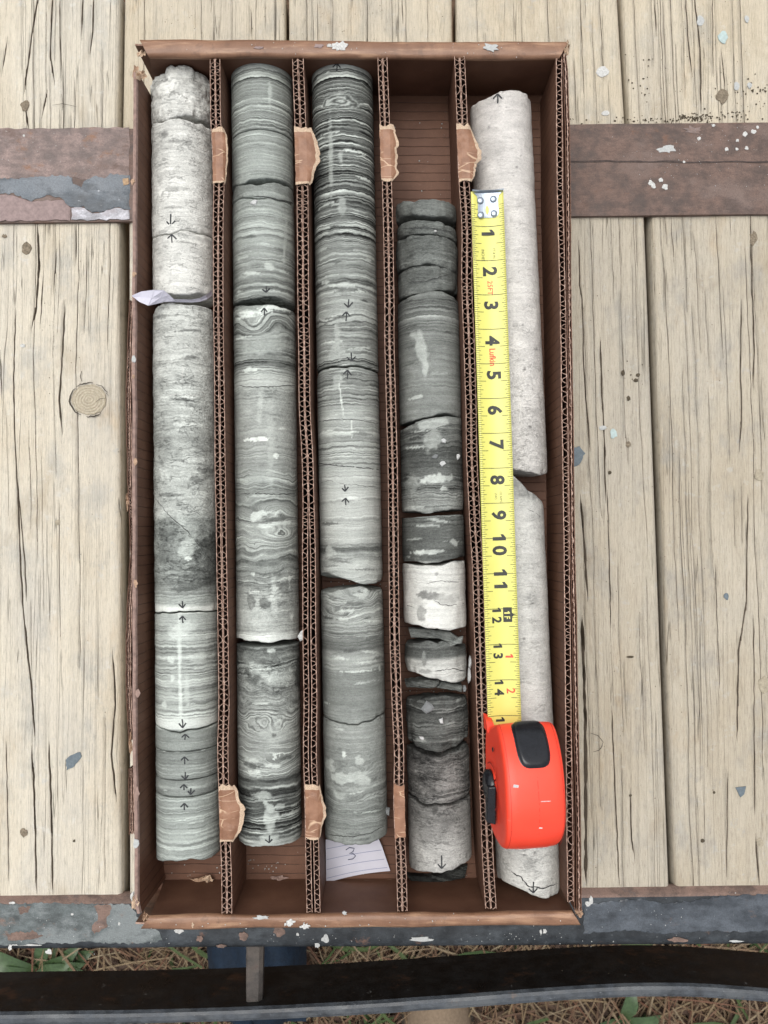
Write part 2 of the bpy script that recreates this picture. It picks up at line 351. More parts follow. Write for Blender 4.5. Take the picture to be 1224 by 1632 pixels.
def blades(name, mat, n, wid, lng, zr, region, seed, bend=.3, label=None, kx=None, cat='ground cover'):
    r = random.Random(seed); v = []; f = []
    for _ in range(n):
        x = r.uniform(*region[0]); y = r.uniform(*region[1])
        if kx and r.random() > kx(x): continue
        z = gz + r.uniform(*zr); a = r.uniform(0, 2*math.pi); L = r.uniform(*lng); w = r.uniform(*wid)/2
        b = r.uniform(-bend, bend); tz = r.uniform(-.35, .35)*L*.5; pts = []
        for k in range(4):
            t = k/3; aa = a+b*t; pts.append((x+math.cos(aa)*L*t, y+math.sin(aa)*L*t, z+tz*t+.3*math.sin(t*3.1)))
        nx, ny = -math.sin(a+b*.5), math.cos(a+b*.5); base = len(v)
        for k, p in enumerate(pts):
            ww = w*(1-.55*abs(k/3-.35)); v += [(p[0]-nx*ww, p[1]-ny*ww, p[2]), (p[0], p[1], p[2]+ww*.8), (p[0]+nx*ww, p[1]+ny*ww, p[2])]
        for k in range(3):
            q = base+3*k; f += [(q, q+1, q+4, q+3), (q+1, q+2, q+5, q+4)]
    return mk(name, v, f, mat, kind='stuff', label=label, cat=cat)
REG = ((-72, 72), (-95, -45))
blades('bark_litter', LITTER, 7500, (.35, 1.2), (2, 7), (0, 2.2), REG, 1, label='reddish brown bark and leaf litter on the soil')
blades('dry_straw', STRAW, 5600, (.10, .34), (4, 17), (.6, 4.5), REG, 2, label='dry straw and dead grass stems lying below the rail')
blades('green_grass', GREEN, 420, (.3, .8), (4, 12), (1.5, 5.5), REG, 3, .7, 'green grass blades growing through the dry straw', lambda x: .3+.7*float(vn(x*.08, 5, 4)))

# broad-leaved weed at the lower left
def leaf(mb, base, ang, L, W, up):
    dx, dy = math.cos(ang), math.sin(ang); px_, py_ = -dy, dx; rows = []
    for k in range(6):
        t = k/5; w = W*math.sin(math.pi*min(1, t*.92+.06))**.8*(1 if k < 5 else .1); z = base[2]+up*math.sin(t*2.4)
        c = (base[0]+dx*L*t, base[1]+dy*L*t, z)
        rows.append([(c[0]-px_*w, c[1]-py_*w, z+w*.35), c, (c[0]+px_*w, c[1]+py_*w, z+w*.35)])
    v = [p for r_ in rows for p in r_]; f = []
    for k in range(5): q = 3*k; f += [(q, q+1, q+4, q+3), (q+1, q+2, q+5, q+4)]
    mb.add(v, f)
LEAFM = plain('weed_leaf', (.045,.08,.03), .45, .5, nz=.35, sc=2)
def weed(px, py, label, n, L, seed):
    r = random.Random(seed); c = at(px, py, gz+3); root = empty('weed', (c[0], c[1], gz), label, 'plant')
    for k in range(n):
        mb = MB(); leaf(mb, (c[0], c[1], gz+2.5), r.uniform(-.6, 3.7) if k else .3, L*r.uniform(.7, 1.1), L*.17*r.uniform(.8, 1.3), r.uniform(1, 3)); mb.done('leaf', LEAFM, root, smooth=True)
    mb = MB(); mb.box((c[0]-.2, c[1]-.2, gz), (c[0]+.2, c[1]+.2, gz+2.6)); mb.done('stem', LEAFM, root)
weed(60, 1550, 'broad-leaved green weed in the litter at the far left, above the black rail', 7, 8, 1)
weed(95, 1532, 'small green weed in the litter just right of the broad-leaved one', 5, 5, 2)
weed(990, 1628, 'green weed in the straw below the right half of the black rail', 4, 6, 5)

# ------------------------------------------------------------------ trailer deck
deck = empty('trailer_deck', (0, 0, -4), 'weathered pine plank deck with painted steel straps under the core box', 'trailer')
CRACK_SHADE = plain('crack_shade', (.125,.102,.078), .95, .1, nz=.4, sc=6)  # dark tone painted in for the shade deep inside the cracks
def polyx(pts, y):
    p = sorted(pts, key=lambda q: q[1]); return np.interp(y, [q[1] for q in p], [q[0] for q in p])
def plank(xl, xr, ya, yb, mat, cracks, seed, ncr=20, zt=0.0, label=None):
    """xl, xr: world x of both long edges at (ya, yb); ya > yb"""
    r = random.Random(seed); rows = int((ya-yb)/.35)+2; ys = np.linspace(ya, yb, rows); t = (ya-ys)/(ya-yb)
    L = xl[0]*(1-t)+xl[1]*t; R = xr[0]*(1-t)+xr[1]*t; W = R-L
    wander = (fbm(ys*.07, seed*3.1, seed, 3)-.5)*.7
    cr = []
    for pts, w, d in cracks:
        P = [at(a, b, 0) for a, b in pts]; P = sorted(P, key=lambda q: -q[1])
        y_ = np.array([p[1] for p in P])[::-1]; x_ = np.array([p[0] for p in P])[::-1]
        xc = np.interp(ys, y_, x_); xc = np.where(ys > y_[-1], xc+(wander-np.interp(y_[-1], ys[::-1], wander[::-1])), xc)
        xc += (vn(ys*1.3, seed, 5)-.5)*.06
        m0, m1 = y_[0], y_[-1]; prof = np.clip(np.minimum(ys-m0, m1-ys)/1.2, 0, 1)*(.6+.6*vn(ys*1.7, w*3, seed)); cr.append((xc, prof*w/44., prof*d*5))
    for k in range(ncr):
        u = r.uniform(.04, .96); ln = r.uniform(5, 18) if r.random() < .6 else r.uniform(15, 50); yc = r.uniform(yb, ya); w = r.choice((.010, .013, .018, .028)); d = w*18
        xc = L+W*u+wander+(vn(ys*.8, k, seed)-.5)*.07; prof = np.clip((ln/2-np.abs(ys-yc))/2.0, 0, 1)*(.55+.45*vn(ys*.9, k, seed+2)); cr.append((xc, prof*w, prof*d))
    cols = []
    nb = 26
    for k in range(nb+1):
        cols.append(L+W*(k/nb)); 
    cols = [L+.0, L+.12, L+.3]+cols[1:-1]+[R-.3, R-.12, R]
    for xc, w, d in cr:
        for s in (-1, -.35, .35, 1): cols.append(np.clip(xc+s*np.maximum(w, .008), L+.01, R-.01))
    X = np.sort(np.array(cols), axis=0); nc = X.shape[0]; Y = np.broadcast_to(ys, X.shape)
    Z = zt+(fbm(X*.35, Y*.05, seed, 2)-.5)*.10
    ed = np.minimum(X-L, R-X); Z = Z-.28*np.clip(1-ed/.3, 0, 1)**2
    for xc, w, d in cr:
        Z = Z-d*np.clip(1-(np.abs(X-xc)-.3*np.maximum(w,.008))/np.maximum(.7*w, .0056), 0, 1)*(w > .003)
    top = np.stack([X, Y, Z], -1)                                   # nc x rows
    wob = (vn(ys*.6, 1, seed)-.5)*.1
    lo_l = np.stack([L+.05, ys, np.full(rows, zt-3.7)], -1); lo_r = np.stack([R-.05, ys, np.full(rows, zt-3.7)], -1)
    allv = np.concatenate([lo_l[None], top, lo_r[None]], 0); n2 = allv.shape[0]
    idx = np.arange(n2*rows).reshape(n2, rows)
    fc = np.stack([idx[:-1, :-1], idx[:-1, 1:], idx[1:, 1:], idx[1:, :-1]], -1).reshape(-1, 4)
    bot = np.stack([idx[0, :-1], idx[-1, :-1], idx[-1, 1:], idx[0, 1:]], -1)
    fc = np.concatenate([fc, bot])
    v = allv.reshape(-1, 3)
    dep = np.zeros(allv.shape[:2])
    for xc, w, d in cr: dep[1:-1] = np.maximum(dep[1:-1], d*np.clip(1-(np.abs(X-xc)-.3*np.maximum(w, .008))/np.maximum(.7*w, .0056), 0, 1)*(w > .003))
    dv = dep.reshape(-1); mi = (dv[fc].max(1) > .09).astype(int)  # deep crack faces take the painted shade colour
    o = mk('plank', v, fc, [mat, CRACK_SHADE], deck, smooth=False, mi=mi, label=label)
    return o
def wx(px, py): return at(px, py, 0)[0]
Yt, Ys, Yb = at(0, -14, 0)[1], at(0, 275, 0)[1], at(0, 1440, 0)[1]
# upper row, above the strap (edges in x at the top and at the strap)
UP = [(-90, 190, -82, 186), (198, 454, 194, 456), (460, 720, 462, 724), (727, 984, 729, 1001), (991, 1300, 1008, 1310)]
UC = [[([(62,-14),(50,60),(38,150)],3,.3), ([(84,-14),(80,90),(88,135)],3,.3), ([(95,-14),(96,70),(98,130)],2,.2), ([(132,-14),(130,60)],3,.3), ([(149,-14),(148,50),(143,88)],3,.3),
       ([(40,170),(46,210)],5,.4), ([(75,145),(66,190)],3,.3), ([(12,60),(2,120)],2,.2)],
      [([(400,10),(402,60)],1.5,.1)], [([(640,-14),(642,40)],1.5,.15)], [([(955,-10),(962,130)],1,.1), ([(925,-10),(930,150)],1,.1)],
      [([(1092,-10),(1096,60),(1103,120)],2.5,.2), ([(1105,-14),(1116,80),(1117,180)],3,.25), ([(1135,-10),(1137,120)],1.5,.15), ([(1043,-10),(1046,60)],2,.2), ([(1150,80),(1156,150)],2,.2)]]
for k, (a, b, c, d) in enumerate(UP):
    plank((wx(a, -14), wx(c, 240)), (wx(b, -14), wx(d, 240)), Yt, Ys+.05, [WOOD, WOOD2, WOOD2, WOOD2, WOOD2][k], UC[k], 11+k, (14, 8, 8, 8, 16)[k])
LOW = [(-95, 189, -70, 194), (204, 466, 206, 480), (471, 742, 486, 770), (748, 1026, 777, 1068), (1036, 1330, 1078, 1370)]
LC = [[([(60,352),(62,430),(58,490),(50,525)],4,.45), ([(80,352),(80,372)],3,.3), ([(90,395),(88,430),(86,470)],2,.25), ([(122,352),(121,420)],2.5,.3), ([(104,480),(100,560),(95,640),(100,690)],3.5,.4),
       ([(25,490),(22,600),(24,700),(27,760),(40,900),(42,960)],2.5,.3), ([(70,430),(64,520)],2,.2), ([(27,760),(33,900),(36,960),(50,1100),(56,1180)],3,.3),
       ([(50,1190),(53,1230),(56,1320),(58,1425)],3.5,.35), ([(78,1180),(82,1300),(84,1425)],3.5,.35), ([(10,1180),(14,1400)],2,.2), ([(180,1040),(184,1120),(178,1200),(186,1280)],3,.3), ([(0,560),(4,640)],2,.2)],
      [], [],
      [([(922,385),(924,455),(928,475),(930,580),(934,640),(940,720)],2.5,.3), ([(957,540),(959,620),(963,700),(966,800)],3,.35), ([(925,790),(930,850),(937,960)],4,.4), ([(928,980),(930,1060),(933,1150),(934,1410)],6,.6), ([(975,1130),(980,1250),(987,1410)],2.5,.3),
       ([(1005,1260),(1006,1330),(1012,1372)],2.5,.25), ([(968,780),(974,1000)],2,.2)],
      [([(1196,345),(1198,440),(1202,560),(1200,620)],3,.35), ([(1181,480),(1180,600),(1182,660),(1178,720)],2.5,.3), ([(1192,790),(1190,960),(1177,1040),(1175,1180)],3,.3), ([(1204,1330),(1210,1410)],4,.4), ([(1160,1230),(1158,1400)],2,.2), ([(1201,980),(1203,1300)],2,.2), ([(1140,900),(1147,1100)],1.5,.15)]]
PL = {}
for k, (a, b, c, d) in enumerate(LOW):
    PL[k] = plank((wx(a, 345), wx(c, 1425)), (wx(b, 345), wx(d, 1425)), Ys-.05, Yb, [WOOD, WOOD, WOOD, WOODG_SHADED, WOODG_SHADED][k], LC[k], 31+k, (26, 8, 8, 30, 38)[k])

def blobpoly(cx, cy, rx, ry, n=14, jag=.25, rot=0, r=rng):
    p = []
    for k in range(n):
        a = 2*math.pi*k/n; q = 1+r.uniform(-jag, jag); x, y = math.cos(a)*rx*q, math.sin(a)*ry*q
        p.append((cx+x*math.cos(rot)-y*math.sin(rot), cy+x*math.sin(rot)+y*math.cos(rot)))
    return p
def jag_edge(poly, step=5, amp=1.2, r=rng):
    out = []
    for i, p in enumerate(poly):
        q = poly[(i+1) % len(poly)]; L = math.hypot(q[0]-p[0], q[1]-p[1]); n = max(1, int(L/step))
        for k in range(n):
            t = k/n; out.append((p[0]+(q[0]-p[0])*t+r.uniform(-amp, amp), p[1]+(q[1]-p[1])*t+r.uniform(-amp, amp)))
    return out
def patch(name, poly_px, z, h, mat, parent, dome=0.0, label=None):
    """thin raised flake: a closed prism whose outline was measured at height z"""
    P = [at(a, b, z) for a, b in poly_px]; n = len(P); c = sum(P)/n
    v = [(p[0], p[1], z-.02) for p in P]+[(p[0]*.97+c[0]*.03, p[1]*.97+c[1]*.03, z+h) for p in P]
    f = [(i, (i+1) % n, n+(i+1) % n, n+i) for i in range(n)]
    if dome:
        v.append((c[0], c[1], z+h+dome)); f += [(n+i, n+(i+1) % n, 2*n) for i in range(n)]
    else: f.append(tuple(range(n, 2*n)))
    a = sum(P[i][0]*P[(i+1) % n][1]-P[(i+1) % n][0]*P[i][1] for i in range(n))
    if a < 0: f = [tuple(reversed(q)) for q in f]
    return mk(name, v, f, mat, parent, label=label)
# knots (end-grain discs with a dark bark rim)
def knot(px, py, rx, ry, par, z=.03, rim=True):
    if rim: patch('knot_bark', blobpoly(px, py, rx*1.06, ry*1.06, 40, .05), z, .02, BARK, par)
    patch('knot', blobpoly(px, py, rx, ry, 30, .05), z+.035, .015, KNOT, par, dome=.01)
KNOTB = KNOT; patch('knot', blobpoly(142, 637, 28, 25, 34, .05), .065, .012, KNOT, PL[0], dome=.006)
KNOTS = plain('small_dark_knot', (.20,.165,.12), .85, .2, nz=.55, sc=7, bump=.8, bd=.001); KNOTP = plain('pale_knot', (.34,.30,.225), .8, .2, nz=.3, sc=5, bump=.6, bd=.0008)
for (x, y, rx, ry, m_, p_) in [(1210,757,8,9,KNOTP,PL[4]),(1218,1090,10,13,KNOTP,PL[4]),(38,1327,7,8,KNOTS,PL[0]),(92,832,4,4,KNOTP,PL[0]),(40,168,7,8,KNOTS,deck),(1151,152,9,12,KNOTS,deck),(42,396,7,10,KNOTS,PL[0]),
                               (7,376,4,3,KNOTS,PL[0]),(1201,380,6,11,KNOTS,PL[4]),(1002,708,4,5,KNOTS,PL[3]),(1211,1342,7,8,KNOTP,PL[4])]:
    patch('knot', jag_edge(blobpoly(x, y, rx, ry, 12, .22), 3, .8), .03, .03, m_, p_, dome=.03)
def check(par, pts, w, seed):
    """short radial drying crack in or round a knot"""
    rr = random.Random(seed); P = [at(x+rr.uniform(-.6, .6), y+rr.uniform(-.6, .6), .135) for x, y in pts]; v = []
    for i, p in enumerate(P): t = P[min(i+1, len(P)-1)]-P[max(i-1, 0)]; t /= np.linalg.norm(t); n_ = np.array([-t[1], t[0], 0])*w/2*(.3+.9*math.sin(math.pi*(i+.4)/len(P))); v += [tuple(p-n_), tuple(p+n_)]
    mk('drying_crack', v, [(2*i, 2*i+1, 2*i+3, 2*i+2) for i in range(len(P)-1)], BARK, par)
r_ = random.Random(4)
for a0, a1, w in ((2.0, 3.9, .10), (4.0, 4.9, .07), (5.1, 6.1, .05), (.9, 1.7, .09)):
    check(PL[0], [(142+31*math.cos(a)*1.0+r_.uniform(-.7,.7), 637-27*math.sin(-a)*1.0+r_.uniform(-.7,.7)) for a in np.linspace(a0, a1, 12)], w, int(a0*10))
check(PL[0], [(152,640),(160,636),(168,634)], .03, 2); check(PL[0], [(131,608),(128,600),(130,592)], .05, 3); check(PL[3], [(941,1168),(953,1172),(961,1182),(958,1194)], .04, 5); check(PL[3], [(945,1198),(955,1196),(961,1188)], .04, 6)
check(deck, [(98,150),(100,164),(99,176)], .03, 7); check(deck, [(84,167),(100,165),(122,170)], .03, 8)
# paint drips, mud spots and flakes on the wood
for (x, y, rx, ry, m_) in [(960,113,10,9,WHITEP),(1116,33,6,8,GREYP),(1152,60,8,10,PALEB),(965,180,7,4,WHITEP),(961,682,6,4,GREYP),(978,691,6,7,PALEB),(36,551,4,3,WHITEP),
                       (1190,30,4,6,GREYP),(1002,635,3,4,MOSS),(1013,606,4,3,MOSS),(1017,598,3,3,MOSS),(993,594,3,5,MOSS),(972,753,3,3,MOSS),(1158,950,4,6,SLATE),(1005,1047,6,2,MOSS),(1195,136,4,5,GREYP),(1174,137,5,6,GREYP),
                       (118,1340,2,2,MOSS),(1138,1263,2,2,MOSS),(1120,1340,4,3,MOSS),(1005,1268,2,2,MOSS)]:
    patch('paint_spot' if m_ is not MOSS else 'dirt_crumb', blobpoly(x, y, rx, ry, 11, .22), .05, .02, m_, deck, dome=.025)
patch('paint_flake', jag_edge([(104,1212),(112,1204),(128,1198),(131,1205),(118,1222),(106,1228)], 4, 1), .05, .03, SLATE, deck)
patch('paint_flake', jag_edge([(914,714),(922,710),(932,722),(927,738),(914,744)], 4, 1.4), .05, .03, SLATE, deck)
patch('paint_flake', [(1172,1255),(1189,1253),(1186,1266),(1180,1271)], .05, .03, SLATE, deck)
# lichen crumbs along the upper side of the strap
def crumbs(name, spots, z, size, mat, seed, label=None, par=deck):
    r = random.Random(seed); v = []; f = []
    for (x, y, sx, sy, n) in spots:
        for _ in range(n):
            c = at(r.gauss(x, sx), r.gauss(y, sy), z); s = r.uniform(*size)/2; b = len(v); n_ = 6
            for k in range(n_): a = 6.283*k/n_; v.append((c[0]+math.cos(a)*s*r.uniform(.7,1.3), c[1]+math.sin(a)*s*r.uniform(.7,1.3), z))
            v.append((c[0], c[1], z+s*.8)); f += [(b+k, b+(k+1) % n_, b+n_) for k in range(n_)]
    return mk(name, v, f, mat, par, kind='stuff', label=label)
crumbs('lichen_crumbs', [(1110,188,18,4,130),(1050,192,20,3,25),(1172,183,12,4,25),(1200,150,25,16,50),(1020,130,12,20,20),(965,193,40,3,20),(1010,600,16,12,12)], .04, (.05,.17), MOSS, 5, 'dark lichen crumbs on the planks beside the steel strap')
crumbs('dirt_specks', [(100,600,60,250,70),(1100,900,70,300,120),(960,1000,25,250,50),(1130,90,60,50,60),(330,30,90,20,40),(600,30,90,20,40)], .03, (.03,.08), MOSS, 9, 'fine dark specks on the weathered planks')

# steel strap across the deck
def bar(name, px0, px1, ytop0, ytop1, ybot0, ybot1, z, th, mat, seed, par=deck, label=None):
    nx = 60; ny = 8; v = []; f = []
    for i in range(nx):
        t = i/(nx-1); px = px0+(px1-px0)*t; a = at(px, ytop0+(ytop1-ytop0)*t, z); b = at(px, ybot0+(ybot1-ybot0)*t, z)
        col = [(a[0], a[1]+.0, z-th)]
        for k in range(ny):
            u = k/(ny-1); p = a*(1-u)+b*u; e = .06*(1 if k in (0, ny-1) else 0)
            col.append((p[0], p[1]+(float(vn(t*40, k, seed))-.5)*.05*(k in (0, ny-1)), z-e+(float(vn(t*9, u*2, seed))-.5)*.06))
        col.append((b[0], b[1], z-th)); v += col
    n = ny+2
    for i in range(nx-1):
        for k in range(n-1): q = i*n+k; f.append((q, q+1, q+n+1, q+n))
        f.append((i*n+n-1, i*n, i*n+n, i*n+n+n-1))
    return mk(name, v, f, mat, par, smooth=False, label=label)
strap = bar('steel_strap', -60, 1290, 207.5, 194, 355, 340, .42, .45, STRAP, 3, label='rust-brown painted steel strap across the planks, flaking blue-grey at its left end')
z = .44
patch('paint_flake', jag_edge([(-60,205),(206,203),(206,300),(150,290),(120,282),(60,286),(-60,285)], 9, 1.2), z, .012, STRAP_L, strap)
patch('paint_flake', jag_edge([(-60,308),(20,310),(50,322),(100,318),(112,332),(112,351),(-60,353)], 6, 1.5), z, .03, PINKP, strap)
patch('paint_flake', jag_edge([(114,330),(135,331),(148,340),(165,339),(185,331),(207,336),(207,350),(114,351)], 6, 1.5), z, .03, LILAC, strap)
patch('paint_flake', jag_edge([(-60,283),(30,284),(55,281),(75,283),(84,279),(112,281),(118,292),(132,300),(136,290),(150,280),(168,284),(180,277),(206,280),(207,335),(186,330),(165,338),(148,339),(135,330),(112,331),(100,317),(75,310),(50,321),(20,309),(-60,307)], 4, 1.7), z, .022, BLUEP, strap)
patch('paint_flake', jag_edge([(195,285),(205,283),(206,294),(197,296)], 3, .8), z+.03, .03, TANP, strap)
mk('weld_seam', *(lambda P: ([tuple(p+np.array([0, q, 0])) for p in P for q in (-.09*(.4+.8*float(vn(p[0]*1.3, 1, 2))), .09*(.4+.8*float(vn(p[0]*1.1, 4, 2))))], [(2*i, 2*i+1, 2*i+3, 2*i+2) for i in range(len(P)-1)]))([at(x, 256+(x-912)*.004+2*float(vn(x*.03, 1, 1)), .446) for x in np.linspace(905, 1290, 60)]), plain('dark_rust_seam', (.06,.045,.04), .9, nz=.5, sc=5), strap)
for (x, y, r_) in [(1037,291,4),(1041,296,4.5),(1060,298,4.5),(1053,287,3.5),(1114,221,3.5),(1158,238,3),(1175,224,2.5),(1190,236,3),(1137,200,2.5),(1187,214,4),(1201,210,4),(1174,238,2.5),(1090,258,2),(1207,203,2.5),(38,216,2)]:
    patch('paint_spot', blobpoly(x, y, r_, r_*.95, 9, .3), z, .02, WHITEP, strap, dome=.02)
patch('paint_spot', blobpoly(1062, 238, 13, 6, 16, .35), z, .012, GREYP, strap)
patch('paint_spot', blobpoly(1105, 208, 14, 7, 16, .4), z, .008, STRAP_L, strap)

# front beam: channel with a rounded outer lip
def beam():
    nx = 90; v = []; f = []; prof = []
    prof.append((0, -.55)); prof.append((0, .02)); prof.append((.25, .1)); prof.append((.3, .40))
    for k in range(5): prof.append((.5+k*.62, .42))
    for k in range(1, 8): a = math.pi/2*k/7; prof.append((3.0+math.sin(a)*.85, -.43+math.cos(a)*.85))
    prof += [(3.85, -2), (3.85, -7.5), (3.4, -7.5)]
    for i in range(nx):
        t = i/(nx-1); px = -60+1350*t; yb = 1431.5-(px/1224)*17; p = at(px, yb, .42); 
        q = at(px, 1512-(px/1224)*7.5, -.2); w = (p[1]-q[1])/3.85
        for (d, zz) in prof: v.append((p[0]+d*.01, p[1]-d*w+(float(vn(t*30, d, 4))-.5)*.03, zz+(float(vn(t*12, d*.6, 8))-.5)*.05))
    n = len(prof)
    mi = []
    for i in range(nx-1):
        for k in range(n-1): q = i*n+k; f.append((q, q+1, q+n+1, q+n)); mi.append(1 if k < 4 else 0)
    return mk('steel_beam', v, f, [BEAM, RUSTM], deck, smooth=True, mi=mi, label='blue-black painted steel beam along the lower edge of the deck, with white splashes')
bm_ = beam()
z = .425+.03
patch('paint_flake', jag_edge([(-60,1443),(30,1440),(60,1438),(120,1440),(150,1441),(206,1441),(225,1470),(252,1484),(260,1500),(205,1504),(150,1502),(-60,1508)], 5, 2), z, .02, BEAMG, bm_)
patch('rust_patch', jag_edge([(150,1443),(178,1441),(176,1456),(168,1464),(172,1478),(150,1490),(146,1476),(158,1462)], 5, 2), z+.02, .012, RUSTM, bm_)
patch('rust_patch', jag_edge([(28,1446),(48,1444),(44,1455),(30,1456)], 4, 2), z+.02, .012, RUSTM, bm_)
patch('rust_patch', jag_edge([(10,1488),(50,1484),(70,1492),(40,1500),(12,1498)], 4, 2.5), z+.02, .012, RUSTM, bm_)
patch('rust_patch', jag_edge([(176,1496),(215,1492),(235,1498),(210,1503)], 4, 2), z+.0, .012, RUSTM, bm_)
patch('paint_flake', jag_edge([(932,1442),(1020,1432),(1060,1440),(1100,1436),(1150,1428),(1290,1424),(1290,1478),(1200,1486),(1120,1484),(1060,1490),(1000,1482),(930,1488)], 5, 2), z, .018, BEAMB, bm_)
for (x, y, rx, ry, m_) in [(285,1484,7,4,WHITEP),(474,1489,2.5,2.5,WHITEP),(519,1497,6,7,GREYP),(506,1506,4,5,GREYP),(78,1517,5,4,WHITEP),(16,1510,3,5,WHITEP),(670,1497,18,4,GREYP),(20,1439,5,2,WHITEP),(937,1440,5,4,WHITEP),(942,1434,3,6,WHITEP),(868,1484,3,4,WHITEP),(862,1485,2,4,WHITEP),
                       (388,1492,8,8,RUSTM),(318,1496,5,5,RUSTM),(352,1508,8,3,RUSTM),(445,1484,9,8,RUSTM),(1080,1498,15,4,RUSTM),(40,1506,26,1.6,WHITEP),(1172,1500,12,1.6,GREYP),(115,1457,2,2,WHITEP),(190,1472,2,3,WHITEP)]:
    zz = z if y < 1500 else z-.12
    patch('paint_spot', blobpoly(x, y, rx, ry, 13, .28), zz, .02, m_, bm_, dome=.015)

# bent black rail in front of the beam
def rail():
    xs = [-60, 0, 160, 320, 480, 620, 760, 920, 1000, 1080, 1150, 1224, 1290]
    top = [1618, 1616.5, 1615, 1611.5, 1605, 1597, 1587, 1575, 1571, 1569.5, 1573, 1579, 1586]
    nx = 80; v = []; f = []; mi = []; zt = -1.2
    for i in range(nx):
        px = -60+1350*i/(nx-1); py = float(np.interp(px, xs, top)); 
        py = sum(float(np.interp(px+d, xs, top)) for d in (-50, -25, 0, 25, 50))/5
        p = at(px, py, zt); x, y = p[0], p[1]
        sec = [(.1, -6.2), (0, -5.4), (0, -3), (0, -.4), (-.12, -.1), (-.35, 0), (-.7, 0), (-.95, -.12), (-1.05, -.4), (-1.05, -6.2)]
        for (dy, dz) in sec: v.append((x, y+dy+(float(vn(i*.4, dz, 2))-.5)*.03, zt+dz))
    n = 10
    for i in range(nx-1):
        for k in range(n-1): q = i*n+k; f.append((q, q+1, q+n+1, q+n)); mi.append(1 if k >= 3 else 0)
        f.append((i*n+n-1, i*n, i*n+n, i*n+2*n-1)); mi.append(0)
    return mk('bent_rail', v, f, [RAILM, RAILT], deck, smooth=False, mi=mi, label='bent black steel rail running below the beam')
rl = rail()
mb = MB()
a = at(392, 1522, -2.4); b = at(419, 1522, -2.4); c = at(392, 1606, -2.2); d = at(417, 1606, -2.2)
N = 10; v = []; f = []
for i in range(N):
    t = i/(N-1); l = a*(1-t)+c*t; r_ = b*(1-t)+d*t; j_ = (float(vn(i*.9, 1, 1))-.5)*.1
    l[1] = l[1]+.8*(1-t); r_[1] = r_[1]+.8*(1-t)
    v += [(l[0]+j_, l[1], l[2]-1), (l[0]+j_, l[1], l[2]-.1), (l[0]+.12+j_, l[1], l[2]), (r_[0]-.3, r_[1], r_[2]), (r_[0], r_[1], r_[2]-.3), (r_[0], r_[1], r_[2]-1)]
for i in range(N-1):
    for k in range(5): q = i*6+k; f.append((q, q+1, q+7, q+6))
mk('connecting_rod', v, f, RODM, deck)
for (x, y, rx, ry) in [(54,1588,9,7),(35,1620,8,4)]:
    pass

# things half seen in the grass below
def cloth():
    NAVY = plain('navy_cloth', (.006,.015,.030), .8, .3, nz=.35, sc=.8, bump=.6, bd=.004)
    P0 = at(400, 1560, -40); v = []; f = []; n = 26
    for i in range(n):
        for j in range(n):
            u = i/(n-1)*2-1; w = j/(n-1)*2-1; R = math.sqrt(max(0, 1-min(1, (abs(u)**2.6+abs(w)**2.6))))
            v.append((P0[0]+u*6.6-(w<0)*0-1.2*w*(u<0), P0[1]+w*9, -46+R*8+.5*math.sin(u*9+w*3)*R))
    f = [(i*n+j, (i+1)*n+j, (i+1)*n+j+1, i*n+j+1) for i in range(n-1) for j in range(n-1)]
    m0 = len(v); 
    mk('cloth', v, f, NAVY, smooth=True, label='fold of navy blue cloth in the gap between the beam and the black rail', cat='cloth')
cloth()
def boot():
    TAN = plain('tan_suede', (.20,.15,.105), .9, .15, nz=.2, sc=3, bump=.5, bd=.001)
    SOLE = plain('boot_sole', (.06,.05,.04), .9, .2)
    c = at(700, 1620, gz+6); root = empty('boot', (c[0], c[1], gz), 'toe of a tan boot in the straw below the black rail', 'boot')
    def shell(name, mat, z0, z1, grow):
        v = []; f = []; n = 28; lv = 7
        for L in range(lv):
            t = L/(lv-1); s = math.cos(t*1.35)**.6 if grow == 0 else 1
            for k in range(n):
                a = 2*math.pi*k/n; yy = math.sin(a); w = 5.2*(1-.12*max(0, yy))*(1 if yy > -1 else 1)
                v.append((c[0]+math.cos(a)*(w+grow)*s, c[1]-6+math.copysign(abs(yy)**.8, yy)*(13+grow)*s**.6, z0+(z1-z0)*t))
        for L in range(lv-1):
            for k in range(n): f.append((L*n+k, L*n+(k+1) % n, (L+1)*n+(k+1) % n, (L+1)*n+k))
        f.append(tuple((lv-1)*n+k for k in range(n)))
        mk(name, v, f, mat, root, smooth=True)
    shell('sole', SOLE, gz+.5, gz+3, .35); shell('upper', TAN, gz+3, gz+8, 0)
boot()
